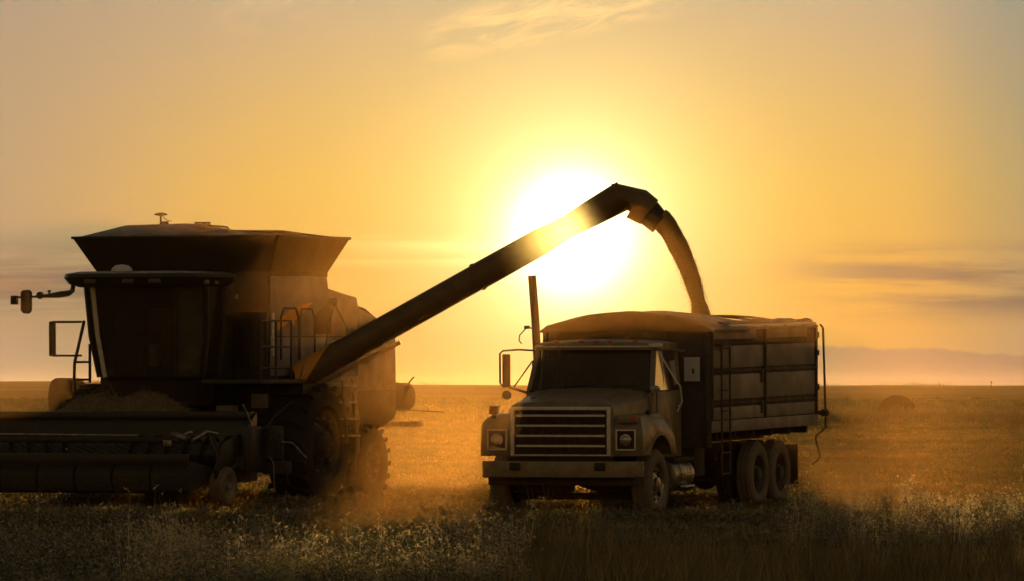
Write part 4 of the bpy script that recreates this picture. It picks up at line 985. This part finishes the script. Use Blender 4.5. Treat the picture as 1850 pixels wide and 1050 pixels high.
for q in range(5):          # short stubble clumps
    v, f = [], []
    for k in range(24):
        a = rnd.uniform(0, 6.283); r = rnd.uniform(0, .16)
        blade(v, f, rnd, (math.cos(a) * r, math.sin(a) * r, 0), rnd.uniform(.07, .17), rnd.uniform(.008, .016), rnd.uniform(.0, .7), rnd.uniform(0, 6.283), 2)
    for k in range(14):
        a = rnd.uniform(0, 6.283); r = rnd.uniform(0, .17); c = Vector((math.cos(a) * r, math.sin(a) * r, rnd.uniform(.03, .12)))
        d = Vector((rnd.gauss(0, 1), rnd.gauss(0, 1), rnd.gauss(.3, .5))).normalized(); leaf(v, f, c, d, Vector((rnd.gauss(0, 1), rnd.gauss(0, 1), rnd.gauss(0, 1))).normalized(), rnd.uniform(.03, .055), rnd.uniform(.018, .03))
    C_STUB = plant_source('stubble_sources', 'stubble_clump', LM, v, f)
for q in range(5):          # tall dry grass
    v, f = [], []
    for k in range(14):
        a = rnd.uniform(0, 6.283); r = rnd.uniform(0, .16); h = rnd.uniform(.35, .85)
        blade(v, f, rnd, (math.cos(a) * r, math.sin(a) * r, 0), h, rnd.uniform(.009, .018), rnd.uniform(0, .35), rnd.uniform(0, 6.283), 4)
    for k in range(10):
        a = rnd.uniform(0, 6.283); r = rnd.uniform(0, .16); blade(v, f, rnd, (math.cos(a) * r, math.sin(a) * r, 0), rnd.uniform(.2, .45), rnd.uniform(.010, .02), rnd.uniform(.2, 1.0), rnd.uniform(0, 6.283), 3)
    C_TALL = plant_source('tall_sources', 'tall_grass_clump', LD, v, f)
for q in range(5):          # bushy weeds with small leaves and pale heads
    v, f, hv_, hf_ = [], [], [], []
    for k in range(9):
        a = rnd.uniform(0, 6.283); r = rnd.uniform(0, .10); h = rnd.uniform(.35, .75); ln = rnd.uniform(.05, .35); az_ = rnd.uniform(0, 6.283)
        base = (math.cos(a) * r, math.sin(a) * r, 0)
        blade(v, f, rnd, base, h, .007, ln, az_, 4)
        for j in range(26):
            t = rnd.uniform(.25, 1.0); c = Vector((base[0] + math.cos(az_) * ln * t * t * h, base[1] + math.sin(az_) * ln * t * t * h, h * t - .35 * ln * h * t ** 3)) + Vector((rnd.gauss(0, .022), rnd.gauss(0, .022), 0))
            d = Vector((rnd.gauss(0, 1), rnd.gauss(0, 1), rnd.gauss(.5, .5))).normalized(); nn = Vector((rnd.gauss(0, 1), rnd.gauss(0, 1), rnd.gauss(0, 1))).normalized()
            leaf(v, f, c, d, nn, rnd.uniform(.025, .055), rnd.uniform(.010, .022))
    C_WEED = plant_source('weed_sources', 'weed_plant', LW, v, f)
for q in range(4):          # weeds gone to seed: pale fluffy heads
    v, f = [], []
    for k in range(6):
        a = rnd.uniform(0, 6.283); r = rnd.uniform(0, .10); h = rnd.uniform(.4, .8); ln = rnd.uniform(.05, .3); az_ = rnd.uniform(0, 6.283)
        base = (math.cos(a) * r, math.sin(a) * r, 0); blade(v, f, rnd, base, h, .005, ln, az_, 4)
        for g_ in range(4):
            t = rnd.uniform(.7, 1.02); c = Vector((base[0] + math.cos(az_) * ln * t * t * h, base[1] + math.sin(az_) * ln * t * t * h, h * t - .35 * ln * h * t ** 3)) + Vector((rnd.gauss(0, .025), rnd.gauss(0, .025), rnd.gauss(0, .01)))
            for j in range(6):
                d = Vector((rnd.gauss(0, 1), rnd.gauss(0, 1), rnd.gauss(.4, .8))).normalized(); leaf(v, f, c, d, Vector((rnd.gauss(0, 1), rnd.gauss(0, 1), rnd.gauss(0, 1))).normalized(), rnd.uniform(.012, .026), .008)
    C_SEED = plant_source('seed_sources', 'seed_head_plant', LH, v, f)

def scatter(name, coll, x, y, smin, smax, label, cat, mat):
    nP = len(x); z = ground(x, y)
    me = bpy.data.meshes.new(name); me.vertices.add(nP); me.vertices.foreach_set('co', np.stack([x, y, z], -1).astype(np.float32).ravel())
    for an, vals in (('rz', RNG.uniform(0, 6.283, nP)), ('scl', RNG.uniform(smin, smax, nP) * np.where(RNG.random(nP) < .12, 1.35, 1.0) * np.clip(1 + .22 * wob(x, y, 1.7, 2.2) + .16 * wob(x, y, 6.0, .3), .45, 1.6))):
        a_ = me.attributes.new(an, 'FLOAT', 'POINT'); a_.data.foreach_set('value', vals.astype(np.float32))
    o = bpy.data.objects.new(name, me); COL.objects.link(o)
    ng = bpy.data.node_groups.new(name + '_nodes', 'GeometryNodeTree')
    ng.interface.new_socket('Geometry', in_out='INPUT', socket_type='NodeSocketGeometry'); ng.interface.new_socket('Geometry', in_out='OUTPUT', socket_type='NodeSocketGeometry')
    n, l = ng.nodes, ng.links
    gi = N(n, 'NodeGroupInput'); gout = N(n, 'NodeGroupOutput'); ip = N(n, 'GeometryNodeInstanceOnPoints'); ci = N(n, 'GeometryNodeCollectionInfo')
    ci.inputs['Collection'].default_value = coll; ci.inputs['Separate Children'].default_value = True; ci.inputs['Reset Children'].default_value = True
    ip.inputs['Pick Instance'].default_value = True
    m2p = N(n, 'GeometryNodeMeshToPoints')
    ra = N(n, 'GeometryNodeInputNamedAttribute', data_type='FLOAT'); ra.inputs['Name'].default_value = 'rz'
    sa = N(n, 'GeometryNodeInputNamedAttribute', data_type='FLOAT'); sa.inputs['Name'].default_value = 'scl'
    cx = N(n, 'ShaderNodeCombineXYZ'); l.new(ra.outputs['Attribute'], cx.inputs[2])
    l.new(gi.outputs[0], m2p.inputs['Mesh']); l.new(m2p.outputs[0], ip.inputs['Points']); l.new(ci.outputs[0], ip.inputs['Instance']); l.new(cx.outputs[0], ip.inputs['Rotation']); l.new(sa.outputs['Attribute'], ip.inputs['Scale']); l.new(ip.outputs[0], gout.inputs[0])
    md = o.modifiers.new('scatter', 'NODES'); md.node_group = ng
    return tag(o, label, cat, kind='stuff')
def frustum(nP, y0, y1, margin=1.0, power=1.0, xl=-1, xr=1):
    y = y0 + (y1 - y0) * RNG.random(nP) ** power
    half = y * 925 / 12000 + margin
    x = half * (xl + (xr - xl) * RNG.random(nP)); return x, y
def clumpy(x, y, s, p, thr):
    w = wob(x, y, s, p) + .6 * wob(x, y, s * .37, p + 3); return w > thr
parts_x, parts_y = [], []
for (k, a, b_) in ((26000, 60, 80), (30000, 80, 106), (30000, 106, 150), (26000, 150, 240)):
    x, y = frustum(k, a, b_, 1.2); parts_x.append(x); parts_y.append(y)
x = np.concatenate(parts_x); y = np.concatenate(parts_y)
scatter('stubble_grass', C_STUB, x, y, .6, 1.25, 'short mixed stubble and green regrowth over the whole field', 'stubble', LM)
x, y = frustum(16000, 240, 520, 4); scatter('far_stubble', C_STUB, x, y, 1.2, 2.4, 'far stubble fading towards the horizon', 'stubble', LM)
# tall dry grass in the truck's shadow, nearest the camera
x, y = frustum(6000, 49, 63, .5, 1.0, -.12, 1.0); k = RNG.random(len(x)) < np.clip((x / (y * 925 / 12000) + .12) / .2, 0, 1); x, y = x[k], y[k]; scatter('tall_grass', C_TALL, x, y, .45, .85, 'tall dry brown grass in the shade in front of the truck', 'tall grass', LD)
x, y = frustum(3600, 49, 62, .5, 1.0, -1.0, .0); scatter('shade_weeds', C_WEED, x, y, .5, .85, 'dark bushy weeds along the near field edge', 'weeds', LW)
x, y = frustum(1500, 50, 61, .3, 1.0, -.70, .02); k = clumpy(x, y, 1.1, .7, -.1); scatter('seeding_weeds', C_SEED, x[k], y[k], .6, 1.02, 'pale seeding weeds sparkling in the low sun between the machines', 'weeds', LH)
x, y = frustum(1500, 70, 86, .3, 1.0, .50, 1.02); k = (wob(x, y, .8, 1.9) + .6 * wob(x, y, .3, 4.9) + 2.2 * (x / (y * 925 / 12000) - .82) + RNG.normal(0, .5, len(x))) > .35; scatter('lit_weeds', C_WEED, x[k], y[k], .35, .8, 'sunlit bushy weeds beyond the shadow on the open field side', 'weeds', LW)
x, y = frustum(900, 70, 86, .3, 1.0, .50, 1.02); k = (wob(x, y, .8, 1.9) + 2.0 * (x / (y * 925 / 12000) - .80) + RNG.normal(0, .5, len(x))) > .2; scatter('lit_seed_weeds', C_SEED, x[k], y[k], .45, .9, 'pale seed heads glowing among the weeds on the open field side', 'weeds', LH)
# dark rank strip in front of the far bale, scrap of growth behind the header
x = 11.5 + 15 * RNG.random(4200) ** .7; y = 262 + RNG.normal(0, 4.0, 4200); scatter('rank_strip', C_WEED, x, y, .45, .75, 'dark strip of rank growth across the field before the far bale', 'weeds', LW)
x = RNG.uniform(-16.5, -8.2, 900); y = RNG.uniform(110, 150, 900); scatter('growth_behind_header', C_SEED, x, y, .5, .9, 'light tangled growth seen over the header', 'weeds', LH)
x = RNG.uniform(-330, 330, 2600); y = RNG.uniform(2650, 2950, 2600); k = clumpy(x, y * 0, 23.0, 1.4, .35); scatter('far_treeline', C_WEED, x[k], y[k], 1.0, 2.6, 'thin broken line of far bushes along the horizon', 'bushes', LW)


# ------------------------------------------------------------------ air
def volume(name, a, b, density, g, col, label, cat):
    vm = bpy.data.materials.new(name); vm.use_nodes = True
    n, l = vm.node_tree.nodes, vm.node_tree.links; n.remove(n['Principled BSDF'])
    p = N(n, 'ShaderNodeVolumePrincipled'); p.inputs['Color'].default_value = (*col, 1)
    p.inputs['Density'].default_value = density; p.inputs['Anisotropy'].default_value = g
    l.new(p.outputs[0], n['Material Output'].inputs['Volume'])
    o = MB().span(a, b).build(name, vm, smooth=10)
    return tag(o, label, cat, kind='stuff')
volume('haze', (-4600, -60, -4), (4600, 7200, 11), 5.0e-6, .8, (1.0, .66, .28), 'thin evening haze lying over the whole field', 'haze')
volume('dust', (-16, 74, -.6), (6.6, 109, 10), 3.2e-4, .86, (1.0, .49, .09), 'sunlit harvest dust hanging around the combine and the truck', 'dust')
def plume(name, c, r, density, label, seed):
    vm = bpy.data.materials.new(name); vm.use_nodes = True
    n, l = vm.node_tree.nodes, vm.node_tree.links; n.remove(n['Principled BSDF'])
    p = N(n, 'ShaderNodeVolumePrincipled'); p.inputs['Color'].default_value = (1.0, .52, .11, 1); p.inputs['Anisotropy'].default_value = .85
    t = N(n, 'ShaderNodeTexCoord'); ln = N(n, 'ShaderNodeVectorMath', operation='LENGTH'); l.new(t.outputs['Object'], ln.inputs[0])
    fall = N(n, 'ShaderNodeMapRange'); fall.interpolation_type = 'SMOOTHSTEP'; l.new(ln.outputs['Value'], fall.inputs[0])
    for i, x in enumerate((.15, 1.0, 1.0, 0.0)): fall.inputs[i + 1].default_value = x
    nz = N(n, 'ShaderNodeTexNoise'); nz.inputs['Scale'].default_value = 2.2; nz.inputs['Detail'].default_value = 3
    off = N(n, 'ShaderNodeVectorMath', operation='ADD'); off.inputs[1].default_value = (seed, 0, 0); l.new(t.outputs['Object'], off.inputs[0]); l.new(off.outputs[0], nz.inputs['Vector'])
    k = N(n, 'ShaderNodeMapRange'); l.new(nz.outputs['Fac'], k.inputs[0]); k.inputs[1].default_value = .3; k.inputs[2].default_value = .7; k.inputs[3].default_value = .25 * density; k.inputs[4].default_value = 1.6 * density
    m_ = N(n, 'ShaderNodeMath', operation='MULTIPLY'); l.new(fall.outputs[0], m_.inputs[0]); l.new(k.outputs[0], m_.inputs[1]); l.new(m_.outputs[0], p.inputs['Density'])
    l.new(p.outputs[0], n['Material Output'].inputs['Volume'])
    rg = [[(math.sin(R(a)) * math.cos(2 * math.pi * j / 24), math.sin(R(a)) * math.sin(2 * math.pi * j / 24), math.cos(R(a))) for j in range(24)] for a in range(2, 179, 11)]
    o = MB().loft(rg).build(name, vm, smooth=80); o.location = c; o.scale = r
    return tag(o, label, 'dust', kind='stuff')
plume('dust_plume', (-.5, 108.5, .9), (3.4, 4.5, 1.9), 3.8e-3, 'billowing sunlit dust drifting between the combine and the truck', 1.3)
plume('grain_dust', (2.75, 103.2, 3.2), (1.7, 1.3, .75), 1.4e-3, 'fine grain dust rising where the stream lands in the truck box', 6.1)
